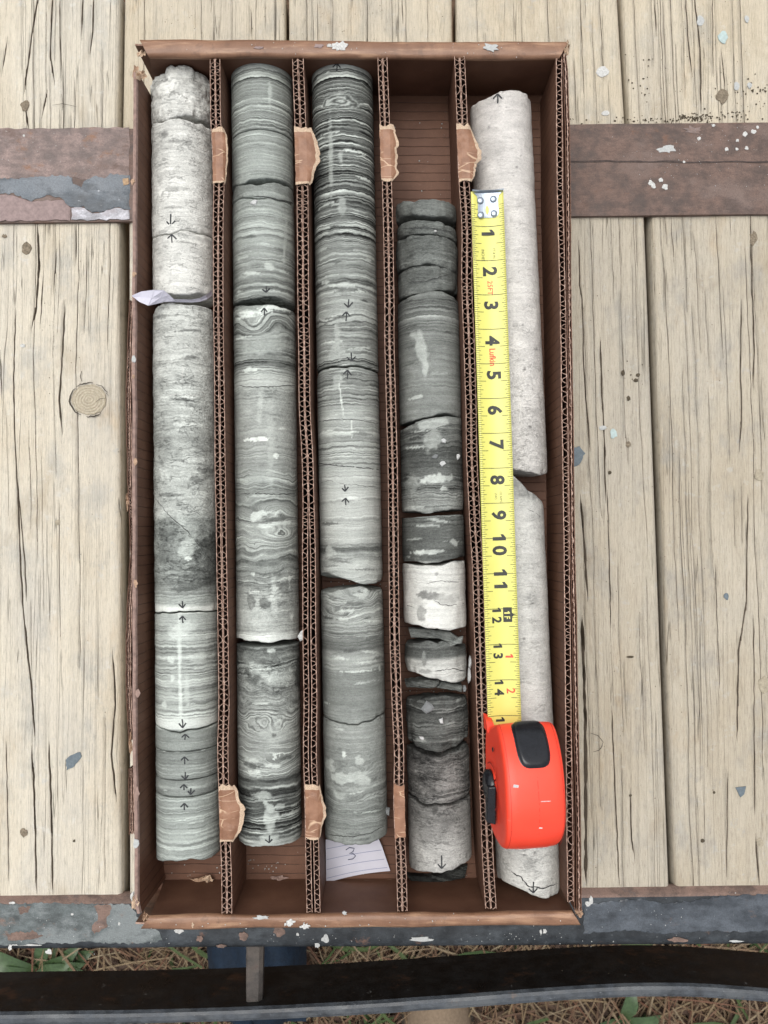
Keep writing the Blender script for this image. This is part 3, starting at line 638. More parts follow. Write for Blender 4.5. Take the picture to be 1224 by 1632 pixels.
#CHUNK2
# ------------------------------------------------------------------ cardboard core box
FZ, RZ = 1.0, 7.0
bc = at(566, 770, .45); box = empty('core_box', (bc[0], bc[1], .45), 'brown corrugated cardboard core box with four dividers, lying on the plank deck', 'box')
LWX = ([108, 500, 900, 1200, 1440, 1460], [219.5, 217, 216.5, 218, 221, 226])     # inner rim edge of the left wall
RWX = ([100, 300, 500, 800, 1100, 1440], [886.5, 888, 893, 898, 901, 905])
def line_px(tab, y0, y1, n, z, dx=0):
    return [at(float(np.interp(y, tab[0], tab[1]))+dx, y, z) for y in np.linspace(y0, y1, n)]
def sheet(mb, pts, z0, z1, th, mf=0, mt=1, jit=0, seed=0, lean=0):
    """vertical paper sheet along a horizontal path; its cut top edge has its own paper colour"""
    n = len(pts); P = np.array([(p[0], p[1]) for p in pts]); T = np.gradient(P, axis=0); T /= np.linalg.norm(T, axis=1)[:, None]+1e-9
    N = np.stack([-T[:, 1], T[:, 0]], -1)*th/2
    zz = z1+(vn(np.arange(n)*.7, seed, seed)-.5)*jit+(vn(np.arange(n)*.11, seed, seed+3)-.5)*jit
    v = []
    for i in range(n):
        a = P[i]+N[i]; b = P[i]-N[i]; l = lean
        v += [(a[0]+l, a[1], z0), (a[0], a[1], zz[i]), (b[0], b[1], zz[i]), (b[0]+l, b[1], z0)]
    fa = []; ft = []
    for i in range(n-1):
        q = 4*i; fa += [(q, q+1, q+5, q+4), (q+2, q+3, q+7, q+6)]; ft.append((q+1, q+2, q+6, q+5))
    b = len(mb.v); mb.v += v
    mb.f += [tuple(k+b for k in q) for q in fa]; mb.m += [mf]*len(fa)
    mb.f += [tuple(k+b for k in q) for q in ft]; mb.m += [mt]*len(ft)
    e = [(b, b+3, b+2, b+1), (b+4*n-4, b+4*n-3, b+4*n-2, b+4*n-1)]; mb.f += e; mb.m += [mt]*2
def wavy(pa, pb, off0, off1, lam, phase=0, seed=0, jit=.1):
    """sine fluting between two offsets from the line pa..pb (list of centre points)"""
    P = np.array([(p[0], p[1]) for p in pa]); d = np.r_[0, np.cumsum(np.linalg.norm(np.diff(P, axis=0), axis=1))]
    n = int(d[-1]/lam*10); s = np.linspace(0, d[-1], n); x = np.interp(s, d, P[:, 0]); y = np.interp(s, d, P[:, 1])
    ph = s/lam*2*math.pi+phase+(vn(s*.6, seed, seed)-.5)*6.5
    a = (.5+.5*np.tanh(1.7*np.sin(ph))/math.tanh(1.7)); a = np.clip(a+(vn(s*2.2, seed, seed+1)-.5)*jit*2.6, 0, 1); return list(zip(x+off0+(off1-off0)*a, y))
def divider(tab, y0, y1, w, seed, split=None, flaps=()):
    n = 60; ctr = line_px(tab, y0, y1, n, RZ-.1); ctr = np.array(ctr); ctr[:, 0] += (vn(np.arange(n)*.25, seed, 2)-.5)*.16
    mb = MB(); h = w/2; sp = np.zeros(n)
    if split: yy = np.linspace(y0, y1, n); sp = split[2]*np.clip((yy-split[0])/80, 0, 1)*np.clip((split[1]-yy)/60, 0, 1)
    L = ctr.copy(); Rr = ctr.copy(); L[:, 0] -= sp/2; Rr[:, 0] += sp/2
    def off(A, d): B = A.copy(); B[:, 0] += d; return B
    sheet(mb, off(L, -h), FZ, RZ-.1, .04, 0, 1, .14, seed); sheet(mb, off(Rr, h), FZ, RZ-.1, .04, 0, 1, .14, seed+1)
    sheet(mb, off(L, -.035), FZ, RZ-.12, .045, 2, 1, .10, seed+2); sheet(mb, off(Rr, .035), FZ, RZ-.12, .045, 2, 1, .10, seed+3)
    sheet(mb, wavy(L, None, -.05, -h+.03, .66, 0, seed), FZ+.3, RZ-.1, .032, 2, 1, .16, seed+4)
    sheet(mb, wavy(Rr, None, .05, h-.03, .66, 0, seed), FZ+.3, RZ-.1, .032, 2, 1, .16, seed+5)
    o = mb.done('divider', [CARD, EDGE, FLUTE], box)
    for (fy0, fy1, fw, kind) in flaps:
        rr = random.Random(seed+int(fy0)); m = 26; v = []; K = 7
        for i in range(m):
            t = i/(m-1); py = fy0+(fy1-fy0)*t; c = at(float(np.interp(py, tab[0], tab[1])), py, RZ+.02)
            wv = fw*1.25*(.05+.95*math.sin(math.pi*min(1, max(0, t*.94+.05)))**.75) if kind else fw
            wv *= 1+((float(vn(i*.28, seed+fy0*.1, 7))-.5)*.8+(float(vn(i*.9, seed, 17))-.5)*.22)*(1 if kind else .2); le = -h-.04+(float(vn(i*.6, seed, 9))-.5)*.05
            for k in range(K):
                u = k/(K-1); x = le+(w+.08)*min(1, u*2) if u <= .5 else h+.04+wv*(u-.5)*2
                drop = 0 if u <= .5 else (-.22*((u-.5)*2)**1.3*(.6+.6*float(vn(i*.3, seed, 4))))
                z_ = RZ+.05+drop+(float(vn(i*.35, k*.6, seed))-.5)*.10-(.10 if k == 0 else 0)
                v.append((c[0]+x, c[1]+(float(vn(k*1.1, i*.1+fy0, seed))-.5)*.35*(1 if i in (0, m-1) else .1), z_))
        f = [(i*K+k, (i+1)*K+k, (i+1)*K+k+1, i*K+k+1) for i in range(m-1) for k in range(K-1)]
        mi = [1 if (i in (0, 1, m-2) and kind) or k == K-2 and kind else 0 for i in range(m-1) for k in range(K-1)]
        nv = len(v); v += [(p[0], p[1], p[2]-.07) for p in v]; f2 = [tuple(reversed([q+nv for q in ff])) for ff in f]
        rim = [i for i in range(0, K)]+[i*K+K-1 for i in range(1, m)]+[(m-1)*K+k for k in range(K-2, -1, -1)]+[i*K for i in range(m-2, 0, -1)]
        f3 = [(rim[i], rim[(i+1) % len(rim)], rim[(i+1) % len(rim)]+nv, rim[i]+nv) for i in range(len(rim))]
        mk('torn_flap', v, f+f2+f3, [FLAP, TORNL], o, mi=mi+[1]*(len(f2)+len(f3)))
    return o
DV = [([95,300,500,800,1100,1255,1450], [343,348,348.5,353,355,357,362]),
      ([92,300,500,800,1100,1255,1450], [475.5,481,484,490.5,494,496,498.5]),
      ([92,300,500,800,1100,1255,1450], [609.5,616,621,626.5,631.5,636,641]),
      ([90,300,500,700,900,1100,1300,1446], [731.5,741,746,752,760,766,773,781])]
divider(DV[0], 94, 1456, .72, 1, None, [(203,292,.28,1), (1252,1342,.62,1)])
divider(DV[1], 94, 1454, .80, 2, (800, 1600, .14), [(203,293,.75,1), (1252,1338,.42,1)])
divider(DV[2], 92, 1452, .68, 3, None, [(199,288,.62,1), (1250,1335,0,0)])
divider(DV[3], 90, 1448, .76, 4, None, [(199,288,.62,1)])
# bottom panel
mb = MB(); A = at(212, 70, FZ); B = at(906, 70, FZ); Cc = at(212, 1470, FZ); D = at(918, 1470, FZ)
x0, x1 = at(213, 700, RZ)[0], at(912, 900, RZ)[0]; y0_, y1_ = at(560, 1402, FZ)[1]-1.0, at(560, 150, FZ)[1]+.9
gn, gm = 40, 90; v = [(x0+(x1-x0)*i/(gn-1), y0_-.4+(y1_-y0_+.8)*j/(gm-1), FZ+(float(vn(i*.2, j*.15, 6))-.5)*.12) for i in range(gn) for j in range(gm)]
f = [(i*gm+j, (i+1)*gm+j, (i+1)*gm+j+1, i*gm+j+1) for i in range(gn-1) for j in range(gm-1)]
mk('bottom_panel', v, f, CARD, box, smooth=True)
# rolled end walls, mitred at the corners
def end_wall(rows, zs, label=None, seed=0):
    n = 90; v = []; f = []; mi = []
    G = []
    for (l, r_), z_ in zip(rows, zs):
        a = at(*l, z_); b = at(*r_, z_); G.append([a*(1-t)+b*t for t in np.linspace(0, 1, n)])
    k = len(G)
    for q in range(k):
        for i in range(n):
            p = G[q][i]; s = 1 if 0 < q < k-1 else 0
            v.append((p[0]+(float(vn(q*1.3, i, seed))-.5)*.05*(i in (0, n-1)), p[1]+(float(vn(i*.09, q*.3, seed))-.5)*.16*s+(float(vn(i*.5, q*.3, seed+4))-.5)*.035*s, p[2]+(float(vn(i*.12, q*.5, seed+2))-.5)*.14*s))
    for q in range(k-1):
        for i in range(n-1):
            f.append((q*n+i, (q+1)*n+i, (q+1)*n+i+1, q*n+i+1)); mi.append(1 if 3 <= q < k-2 else 0)
    return mk('end_wall', v, f, [CARD, RIM], box, smooth=True, mi=mi, label=label)
def lerp(a, b, t): return (a[0]+(b[0]-a[0])*t, a[1]+(b[1]-a[1])*t)
ozT = at(222, 62, 6.7); 
def px_of(p):
    d = np.array(p, float)-CAMP; cx = d[0]; up = d[1]*CT+d[2]*ST; fw = d[1]*ST-d[2]*CT
    return 612+FPX*cx/fw, 816-FPX*up/fw
def wall_rows(fl, fr, il, ir, ol, orr):
    rows = []; zs = []
    F0, F1 = at(*fl, FZ), at(*fr, FZ); I0, I1 = at(*il, 6.4), at(*ir, 6.4)
    for t in (0, .35, .7, 1): 
        a = F0*(1-t)+I0*t; b = F1*(1-t)+I1*t; rows.append((px_of(a), px_of(b))); zs.append(a[2])
    J0, J1 = at(*il, 6.95), at(*ir, 6.95); O0, O1 = at(*ol, 6.95), at(*orr, 6.95)
    for t, z_ in ((.12, 6.86), (.30, 7.04), (.6, 7.0), (.85, 6.98), (1.0, 6.86)):
        a = J0*(1-t)+O0*t; b = J1*(1-t)+O1*t; a[2] = b[2] = z_; rows.append((px_of(a), px_of(b))); zs.append(z_)
    a = O0.copy(); b = O1.copy(); s = 1 if O0[1] > 0 else -1
    for z_ in (6.5, .5): a = a.copy(); b = b.copy(); a[2] = b[2] = z_; a[1] += s*.03; b[1] += s*.03; rows.append((px_of(a), px_of(b))); zs.append(z_)
    return rows, zs
ewt = end_wall(*wall_rows((246,155), (868,152), (239,94), (889,96), (222,62), (907,66.5)), seed=2)
ewb = end_wall(*wall_rows((262,1402), (872,1398), (240,1457), (911,1451), (224,1481), (926,1476)), seed=5)
for yl, yr, sg in ((66, 70, -1), (1477, 1472, 1)):
    mb = MB(); pts = [at(214+(922-214 if sg > 0 else 903-214)*t, yl+(yr-yl)*t, 6.6)-np.array([0, -.12*sg, 0]) for t in np.linspace(0, 1, 40)]
    sheet(mb, pts, .5, 6.45, .12, 0, 1, .2, 60+sg); mb.done('outer_end_board', [CARD, EDGE, FLUTE], box)
# left wall: folded board with a worn papered rim, second board bulging outside it
def ribbon_wall(name, tab, y0, y1, w, z0, z1, mats, seed, round_=True, label=None, lean=0):
    n = 110; pts = line_px(tab, y0, y1, n, z1); v = []; f = []; mi = []
    for i, p in enumerate(pts):
        e = (float(vn(i*.25, seed, 1))-.5)*.08; zj = (float(vn(i*.2, seed, 4))-.5)*.12
        v += [(p[0]+lean, p[1], z0), (p[0]+e, p[1], z1-.25+zj), (p[0]-w*.2+e, p[1], z1-.04+zj), (p[0]-w*.5+e, p[1], z1+zj), (p[0]-w*.8+e, p[1], z1-.04+zj), (p[0]-w+e*.5, p[1], z1-.25+zj), (p[0]-w, p[1], z0)]
    for i in range(n-1):
        for k in range(6): q = 7*i+k; f.append((q, q+1, q+8, q+7)); mi.append(1 if 1 <= k <= 4 else 0)
        f.append((7*i+6, 7*i, 7*i+7, 7*i+13)); mi.append(0)
    return mk(name, v, f, mats, box, smooth=False, mi=mi, label=label)
lw = ribbon_wall('side_wall', LWX, 114, 1456, .36, FZ-.4, RZ-.05, [CARD, SIDEEDGE], 3, lean=.15)
OLX = ([120,420,500,560,640,760,800,880,960,1040,1110,1170,1200,1280,1420], [211,208,206,202.5,201,203,205,208,203,200.5,201.5,205,205.5,205.5,208])
mb = MB()
for y_a, y_b, sd_ in ((478, 905, 1), (905, 1180, 2), (1225, 1330, 3)):
    for off, th in ((0, .05), (.17, .05), (.30, .05)):
        sheet(mb, [(p[0]+off, p[1]) for p in line_px(OLX, y_a, y_b, 90, 6.55)], .5, 6.55-.12*(off > 0), th, 0, 1 if off else 0, .12, sd_)
    sheet(mb, [(p[0]+.08+.05*math.sin(i*1.9), p[1]) for i, p in enumerate(line_px(OLX, y_a, y_b, 300, 6.5))], .8, 6.42, .03, 2, 1, .14, sd_+6)
mb.done('outer_side_board', [CARD, EDGE, FLUTE], box)
# right wall: inner corrugated liner board, then the folded outer wall standing a little apart
mb = MB(); inner = line_px(RWX, 93, 1437, 110, RZ-.08)
sheet(mb, inner, FZ, RZ-.08, .055, 0, 1, .12, 21, lean=0)
sheet(mb, [(p[0]+.40, p[1]) for p in inner], FZ, RZ-.08, .045, 0, 1, .12, 22)
sheet(mb, wavy(inner, None, .04, .38, .66, 0, 23), FZ+.2, RZ-.1, .036, 2, 1, .16, 24)
mb.done('liner_board', [CARD, EDGE, FLUTE], box)
ROX = ([82,110,200,400,700,900,1150,1300,1452], [901,905,908,910,914,917,922,925,927])
mb = MB(); o_ = line_px(ROX, 86, 1452, 120, RZ-.1)
for off, th, m_, zt_ in ((0, .06, 0, RZ-.15), (-.17, .05, 1, RZ-.06), (-.30, .05, 0, RZ-.16), (-.44, .05, 0, RZ-.3)):
    sheet(mb, [(p[0]+off-.02*math.sin(i*.22), p[1]) for i, p in enumerate(o_)], .5, zt_, th, 0, m_, .10, 30+int(off*50))
sheet(mb, wavy([(p[0]-.17, p[1]) for p in o_], None, -.05, .05, .66, 0, 44), .8, RZ-.09, .04, 2, 1, .16, 45)
mb.done('side_wall', [CARD, EDGE, FLUTE], box)
# ragged torn paper at the corners and inside
def ragged(px, py, rx, ry, z, lift, mat, seed, par=box, name='torn_paper', n=16, label=None):
    r = random.Random(seed); c = at(px, py, z); k = r.random()*3; v = [(c[0], c[1], z+lift*.6)]
    for ring, q in ((1, .55), (2, 1.0)):
        for i in range(n):
            a = 6.283*i/n; rr = q*(1+r.uniform(-.28, .28)); v.append((c[0]+math.cos(a)*rx/22*rr, c[1]+math.sin(a)*ry/22*rr, z+lift*r.uniform(-.4, 1)*(1 if ring == 2 else .7)))
    f = [(0, 1+i, 1+(i+1) % n) for i in range(n)]+[(1+i, 1+n+i, 1+n+(i+1) % n, 1+(i+1) % n) for i in range(n)]
    return mk(name, v, f, mat, par, label=label)
ragged(226, 121, 9, 7, 6.9, .35, TORNL, 1); ragged(218, 118, 6, 10, 6.8, .3, TORN, 2); ragged(226, 87, 6, 6, 6.6, .3, TORNL, 3)
ragged(216, 1437, 6, 13, 6.8, .3, TORNL, 4); ragged(212, 1428, 4, 8, 6.7, .2, WHITEP, 5); ragged(233, 1462, 6, 9, 6.2, .4, TORN, 6); ragged(922, 1452, 7, 7, 6.6, .4, TORN, 7)
ragged(903, 78, 5, 10, 6.85, .4, TORNL, 8)
ragged(318, 1404, 17, 8, 1.3, .3, TORN, 9); ragged(331, 1400, 10, 6, 1.5, .3, TORNL, 12); ragged(444, 1399, 15, 4, 1.2, .15, SIDEEDGE, 10); ragged(612, 1404, 22, 2.5, 1.25, .1, TORN, 11)
ragged(208, 1186, 3, 18, 6.5, .2, TORN, 13); ragged(203, 800, 2.5, 15, 6.3, .2, TORN, 14)
for (x, y, rx, ry) in [(209, 290, 3, 5), (212, 437, 3, 4), (211, 572, 3, 6), (214, 735, 4, 6), (217, 1105, 4, 7), (214, 930, 3, 6), (216, 1265, 4, 12), (211, 600, 2, 3), (215, 1345, 4, 9)]:
    patch('scuff', blobpoly(x+2, y, rx, ry, 11, .35), 6.98, .02, [GREYP, TORN, SIDEEDGE][int(x+y) % 3], lw, dome=.03)
for (x, y, rx, ry, m_, w_) in [(540,74,12,8,WHITEP,ewt),(525,73,4,3,WHITEP,ewt),(508,73,7,3,PINKP,ewt),(781,76,11,7,GREYP,ewt),(413,76,8,2,PINKP,ewt),
                     (462,1470,7,5,WHITEP,ewb),(455,1473,2,2,WHITEP,ewb),(486,1476,7,4,WHITEP,ewb),(418,1462,12,3,GREYP,ewb),(549,1455,4,3,GREYP,ewb),(307,1474,2,4,TORNL,ewb)]:
    patch('paint_spot', blobpoly(x, y, rx, ry, 17, .38), 7.05, .02, m_, w_, dome=.02)
# thin crease scratches on the top end wall
def ribbon(pts, w, up=(0, 0, 1)):
    P = [np.array(p, float) for p in pts]; v = []; U = up
    for i, p in enumerate(P):
        t = P[min(i+1, len(P)-1)]-P[max(i-1, 0)]; t = t/(np.linalg.norm(t)+1e-9); u = np.array(U[i] if isinstance(U, list) else U, float)
        s = np.cross(t, u); s = s/(np.linalg.norm(s)+1e-9); ww = (w[i] if isinstance(w, (list, tuple)) else w)/2; v += [tuple(p-s*ww), tuple(p+s*ww)]
    return v, [(2*i, 2*i+1, 2*i+3, 2*i+2) for i in range(len(P)-1)]

# ------------------------------------------------------------------ drill cores
RC = 2.38; ZA = FZ+.06+RC
LANES = {1: ((291.5, 150), (301, 1340)), 2: ((418, 150), (431, 1340)), 3: ((546, 150), (567.5, 1300)), 4: ((679, 340), (702, 1380)),
         5: ((798, 200), (822, 740)), 6: ((815.5, 800), (842, 1400))}
def sint(x, p):
    xs_ = np.linspace(-1.15, 1.15, 70); ys_ = np.interp(xs_, [q[0] for q in p], [q[1] for q in p]); kk = np.exp(-np.linspace(-2, 2, 13)**2); kk /= kk.sum()
    ys_ = np.convolve(np.pad(ys_, 6, mode='edge'), kk, 'valid')+(fbm(xs_*3.3, xs_*0, int(sum(abs(q[1]) for q in p)*7), 3)-.5)*5
    return np.interp(x, xs_, ys_)
class Lane:
    def __init__(s, k):
        (a, b), (c, d) = LANES[k]; s.k = k; A = at(a, b, ZA); B = at(c, d, ZA); s.P = A; s.a = (A-B)/np.linalg.norm(A-B)    # +s towards the top of the image
        s.l = np.array([s.a[1], -s.a[0], 0]); s.up = np.array([0, 0, 1.0])
        ss = np.linspace(-70, 20, 900); pts = [s.P+s.a*q+s.up*RC for q in ss]; s.tab_s = ss; s.tab_y = np.array([px_of(p)[1] for p in pts])
    def s_of(s, py): return np.interp(-py, -s.tab_y, s.tab_s)
    def y_of(s, q): return np.interp(q, s.tab_s, s.tab_y)
    def hit(s, px, py, dr=0):
        d = ray(px, py); o = CAMP-s.P; R = RC+dr
        d2 = np.array([d@s.l, d@s.up]); o2 = np.array([o@s.l, o@s.up]); A_ = d2@d2; B_ = 2*d2@o2; C_ = o2@o2-R*R; D_ = B_*B_-4*A_*C_
        if D_ < 0: t = -B_/(2*A_)
        else: t = (-B_-math.sqrt(D_))/(2*A_)
        p = CAMP+d*t; q = p-s.P; return p, q@s.a, RC*math.atan2(q@s.l, q@s.up)
    def pt(s, q, arc, dr=0):
        th = arc/RC; return s.P+s.a*q+(s.l*math.sin(th)+s.up*math.cos(th))*(RC+dr)
LN = {k: Lane(k) for k in LANES}
# zones: (photo y, base tone, band amplitude, warp, mottling, tint 0 green .. 1 warm)
ZN = {
1: [(95,184,10,.15,.11,.55),(190,192,12,.2,.10,.6),(300,202,12,.2,.085,.6),(460,204,10,.2,.08,.6),(485,182,18,.3,.10,.4),(560,190,18,.3,.09,.4),(620,176,20,.3,.12,.3),(760,174,16,.5,.12,.25),(815,180,16,.6,.12,.25),(835,150,14,.7,.13,.1),(925,128,24,.5,.11,.1),(942,140,40,.15,.06,.1),(962,170,40,.1,.04,.1),(968,222,6,.05,.02,.3),(976,220,6,.05,.02,.3),(979,165,30,.1,.04,.1),(1040,162,58,.12,.03,.1),(1140,168,52,.1,.03,.1),(1152,205,12,.1,.02,.2),(1163,205,8,.1,.02,.2),(1165,140,14,.08,.02,.05),(1196,138,16,.08,.02,.05),(1200,132,34,.1,.03,.05),(1270,138,34,.1,.03,.05),(1273,152,30,.12,.02,.0),(1375,158,34,.2,.02,.0)],
2: [(85,172,14,.06,.03,.1),(100,165,20,.06,.03,.1),(112,138,48,.08,.02,.05),(200,138,46,.1,.02,.05),(208,150,24,.1,.02,.05),(286,150,20,.1,.03,.05),(292,128,14,.1,.05,.1),(320,150,22,.2,.03,.05),(380,158,34,.25,.03,.05),(410,138,22,.25,.04,.1),(440,138,28,.2,.04,.1),(455,130,52,.1,.03,.1),(482,130,50,.1,.03,.1),(490,150,60,.6,.05,.1),(520,135,55,.4,.05,.1),(548,150,60,.2,.04,.1),(556,120,50,.2,.06,.1),(580,115,52,.1,.05,.1),(600,175,45,.08,.03,.2),(612,185,30,.1,.03,.2),(618,150,18,.3,.08,.2),(700,158,10,.3,.05,.25),(735,150,24,.4,.05,.2),(770,150,48,.8,.04,.1),(785,125,45,.2,.03,.1),(800,135,40,.9,.05,.1),(850,155,48,.8,.05,.15),(900,130,50,.8,.06,.1),(940,150,30,.3,.09,.2),(1000,172,30,.1,.07,.25),(1014,195,30,.06,.04,.3),(1026,205,20,.05,.03,.3),(1030,105,30,.2,.08,.1),(1060,120,50,.8,.13,.1),(1110,140,40,.9,.10,.2),(1160,150,46,.8,.06,.2),(1235,140,52,.5,.04,.15),(1250,92,82,.2,.03,.1),(1335,92,88,.18,.03,.1),(1348,175,40,.1,.03,.2)],
3: [(90,178,20,.05,.03,.2),(104,160,40,.05,.02,.2),(112,105,80,.08,.02,.15),(200,100,88,.10,.02,.15),(380,108,86,.12,.02,.15),(392,132,30,.2,.03,.15),(430,135,40,.3,.03,.15),(445,120,60,.15,.03,.15),(480,155,24,.1,.03,.2),(500,140,50,.35,.03,.2),(545,130,50,.15,.05,.2),(585,135,52,.3,.03,.2),(640,125,50,.2,.05,.2),(655,162,26,.15,.02,.2),(730,155,44,.12,.02,.2),(750,168,24,.2,.02,.25),(800,172,26,.25,.02,.3),(862,168,18,.2,.02,.3),(872,110,40,.1,.04,.2),(884,120,40,.2,.04,.2),(890,168,36,.5,.03,.25),(930,165,30,.3,.03,.25),(945,148,52,.7,.05,.2),(1010,150,44,.3,.04,.2),(1018,112,30,.1,.03,.2),(1034,108,24,.1,.03,.2),(1042,150,30,.3,.03,.2),(1066,148,16,.2,.03,.2),(1075,122,10,.1,.04,.15),(1150,130,10,.1,.04,.15),(1156,142,12,.1,.03,.2),(1205,138,12,.2,.05,.15),(1250,140,30,.8,.06,.15),(1290,124,24,.4,.05,.1),(1345,128,10,.2,.04,.1)],
4: [(310,118,14,.2,.06,.15),(360,102,14,.3,.07,.15),(415,105,14,.3,.08,.15),(462,100,10,.3,.06,.15),(470,118,20,.1,.03,.2),(480,92,44,.08,.03,.2),(500,118,46,.1,.03,.2),(535,120,14,.1,.04,.2),(640,128,10,.1,.05,.2),(664,122,12,.1,.04,.2),(672,118,26,.5,.05,.2),(720,88,26,.2,.06,.2),(770,96,30,.3,.08,.2),(800,138,40,.3,.08,.25),(817,150,30,.3,.07,.25),(822,98,20,.2,.05,.2),(862,95,14,.2,.05,.2),(880,85,10,.2,.05,.2),(893,88,10,.2,.05,.2),(898,205,12,.3,.05,.55),(1003,208,10,.3,.05,.55),(1022,95,16,.4,.05,.2),(1048,92,14,.3,.05,.2),(1054,180,20,.5,.06,.5),(1085,190,20,.5,.06,.5),(1104,74,12,.6,.06,.2),(1130,84,34,.5,.06,.3),(1160,92,44,.5,.06,.3),(1195,70,20,.2,.07,.3),(1205,98,24,.4,.12,.75),(1260,96,34,.4,.15,.8),(1285,112,12,.3,.11,.7),(1330,142,10,.3,.10,.7),(1390,165,8,.2,.08,.7)],
5: [(130,188,5,.2,.06,.95),(400,198,5,.2,.06,.85),(740,190,5,.2,.08,.85),(760,176,4,.2,.09,.8)],
6: [(755,170,4,.2,.06,.6),(830,192,5,.2,.07,.65),(1100,188,5,.2,.07,.7),(1340,184,5,.2,.08,.6),(1440,192,5,.2,.08,.6)],
}
# features: blob(x, y, rx, ry, tone, softness, rot), eye(x, y, rx, ry, amount), streak = tall soft blob, band(y0, y1, tone)
FT = {
1: [('b',258,140,26,12,232,.25,0),('b',300,156,12,6,222,.4,0),('b',262,214,9,6,130,.8,0),('b',300,858,8,22,158,.7,.6),('b',266,845,20,20,112,.3,0),('b',338,868,30,24,92,.25,-.3),('b',296,876,10,18,180,.5,.5),('b',325,915,36,18,98,.3,-.35),('b',262,885,14,18,120,.6,.5),('b',297,937,22,6,98,.25,-.1),('b',300,890,5,4,228,.2,0),('b',258,612,14,14,155,.8,0),('b',320,700,26,20,158,.8,0),('b',262,705,18,14,158,.8,0),
    ('b',286,1040,3,60,205,.9,0),('b',283,1006,14,10,200,.6,0),('b',300,998,12,10,190,.7,0),('b',290,1152,12,9,205,.6,0),('b',272,1052,6,5,205,.5,0),('b',318,1048,14,8,188,.7,0),('b',274,1080,4,6,205,.5,0),('b',298,1100,4,22,188,.8,0),('b',288,1120,3,26,205,.6,0),('b',262,1122,6,6,200,.5,0)],
2: [('e',404,520,22,18,.55),('e',450,510,26,20,-.6),('b',396,498,24,3,215,.3,.12),('b',440,490,30,3.5,212,.3,-.05),('b',410,700,25,4,228,.15,0),('b',437,727,7,4,232,.15,0),('b',405,555,34,12,165,.6,0),('b',430,545,30,14,150,.7,0),('b',412,822,13,7,200,.4,-.4),('e',408,820,20,12,.7),('e',448,853,28,12,.8),('e',440,812,22,14,-.6),
    ('b',404,963,14,12,165,.3,0),('b',400,958,9,12,112,.15,0),('b',424,962,9,8,110,.15,0),('b',437,955,6,30,185,.5,0),('b',408,985,30,16,182,.6,0),('b',453,935,10,8,118,.3,0),('b',465,983,4,5,205,.2,0),('b',403,915,3,3,215,.2,0),('b',462,923,4,4,200,.2,0),
    ('b',402,1080,14,12,96,.3,0),('b',420,1070,30,12,175,.6,.3),('b',450,1080,22,14,160,.3,-.3),('b',475,1075,12,22,92,.3,0),('b',395,1048,30,9,115,.4,0),('b',432,1038,6,4,190,.3,0),('b',440,1170,30,14,165,.5,0),('e',425,1168,34,16,.7),('b',436,1172,4,3,110,.3,0),('e',440,1215,30,12,.5),
    ('b',417,1268,16,7,158,.4,0),('b',432,1290,20,5,165,.3,.9),('b',430,1310,9,22,165,.4,0),('b',446,1286,9,5,170,.3,0),('b',428,1338,14,8,160,.5,0),('b',430,150,3,20,170,.6,0),('b',428,425,9,6,185,.4,0),('b',455,380,3,40,172,.6,.1),('b',418,790,30,2,170,.4,0),('b',432,700,6,60,170,.7,0),('b',415,640,4,40,175,.8,.1)],
3: [('e',543,161,34,11,.62),('b',537,161,5,2,200,.3,-.4),('b',527,250,4,60,150,.7,0),('b',543,250,4,10,150,.5,0),('b',545,330,7,16,150,.7,0),('b',537,535,5,26,158,.6,0),('b',536,560,14,12,160,.5,0),('b',538,610,8,14,160,.5,0),('b',544,638,1.2,30,200,.4,-.12),('b',561,680,1,18,205,.4,0),
    ('e',520,510,24,10,.35),('e',575,950,24,10,.6),('b',575,949,12,4,190,.4,0),('e',540,980,30,9,.45),('b',525,878,12,10,172,.3,.4),('b',545,1240,28,8,185,.3,-.1),('b',580,1245,14,7,178,.3,0),('b',548,1203,4,5,215,.3,0),('b',525,1220,14,10,178,.4,0),('b',572,1212,8,6,180,.3,0),('b',570,1235,20,5,176,.3,-.15),('e',560,1230,34,9,.6),('e',540,1272,28,9,.45),('b',605,1065,3,5,190,.3,0),('b',570,1070,26,1.6,200,.3,0),('b',520,1120,8,1.5,190,.3,0),('b',585,1055,20,1.5,190,.3,0)],
4: [('b',672,560,9,36,170,.4,-.12),('b',660,534,10,6,165,.6,.4),('b',637,568,4,5,155,.3,0),('b',663,633,14,3.5,178,.2,-.1),('b',700,633,20,4.5,128,.15,0),('b',690,676,32,8,165,.3,-.15),('b',690,700,14,18,150,.6,.2),('b',690,764,24,7,185,.3,-.15),('b',716,762,10,5,165,.3,0),('b',655,775,16,14,140,.4,0),('b',680,838,22,2,170,.3,0),('b',700,830,18,2,165,.3,.1),('b',724,865,7,6,165,.2,.8),('b',680,880,30,4,190,.3,.0),
    ('b',682,949,22,7,132,.08,-.02),('b',666,962,16,9,195,.3,0),('b',672,978,8,10,150,.3,0),('b',714,955,20,8,172,.8,0),('b',700,938,28,3,185,.6,0),('b',696,915,2.5,2.5,150,.3,0),('b',676,1070,10,4,140,.3,0),('b',676,1050,4,10,140,.4,0),
    ('b',662,1205,30,10,80,.6,0),('b',720,1240,26,18,118,.8,0),('b',712,1300,16,24,112,.7,.3),('b',693,1292,5,5,90,.4,0),('b',700,1298,4,4,90,.4,0),('b',668,1250,30,20,82,.7,0)],
5: [('b',790,230,18,14,180,1,0),('b',830,700,16,14,182,.7,0),('b',845,680,3,2,140,.3,0),('b',836,588,3,3,130,.4,.5),('b',850,655,12,6,180,.8,0)],
6: [('b',850,960,10,30,175,1,0),('b',840,780,26,14,140,.7,.5),('b',846,1378,8,10,170,.5,0)],
}
FT[3].append(('r',543,161,36,11,2.1))
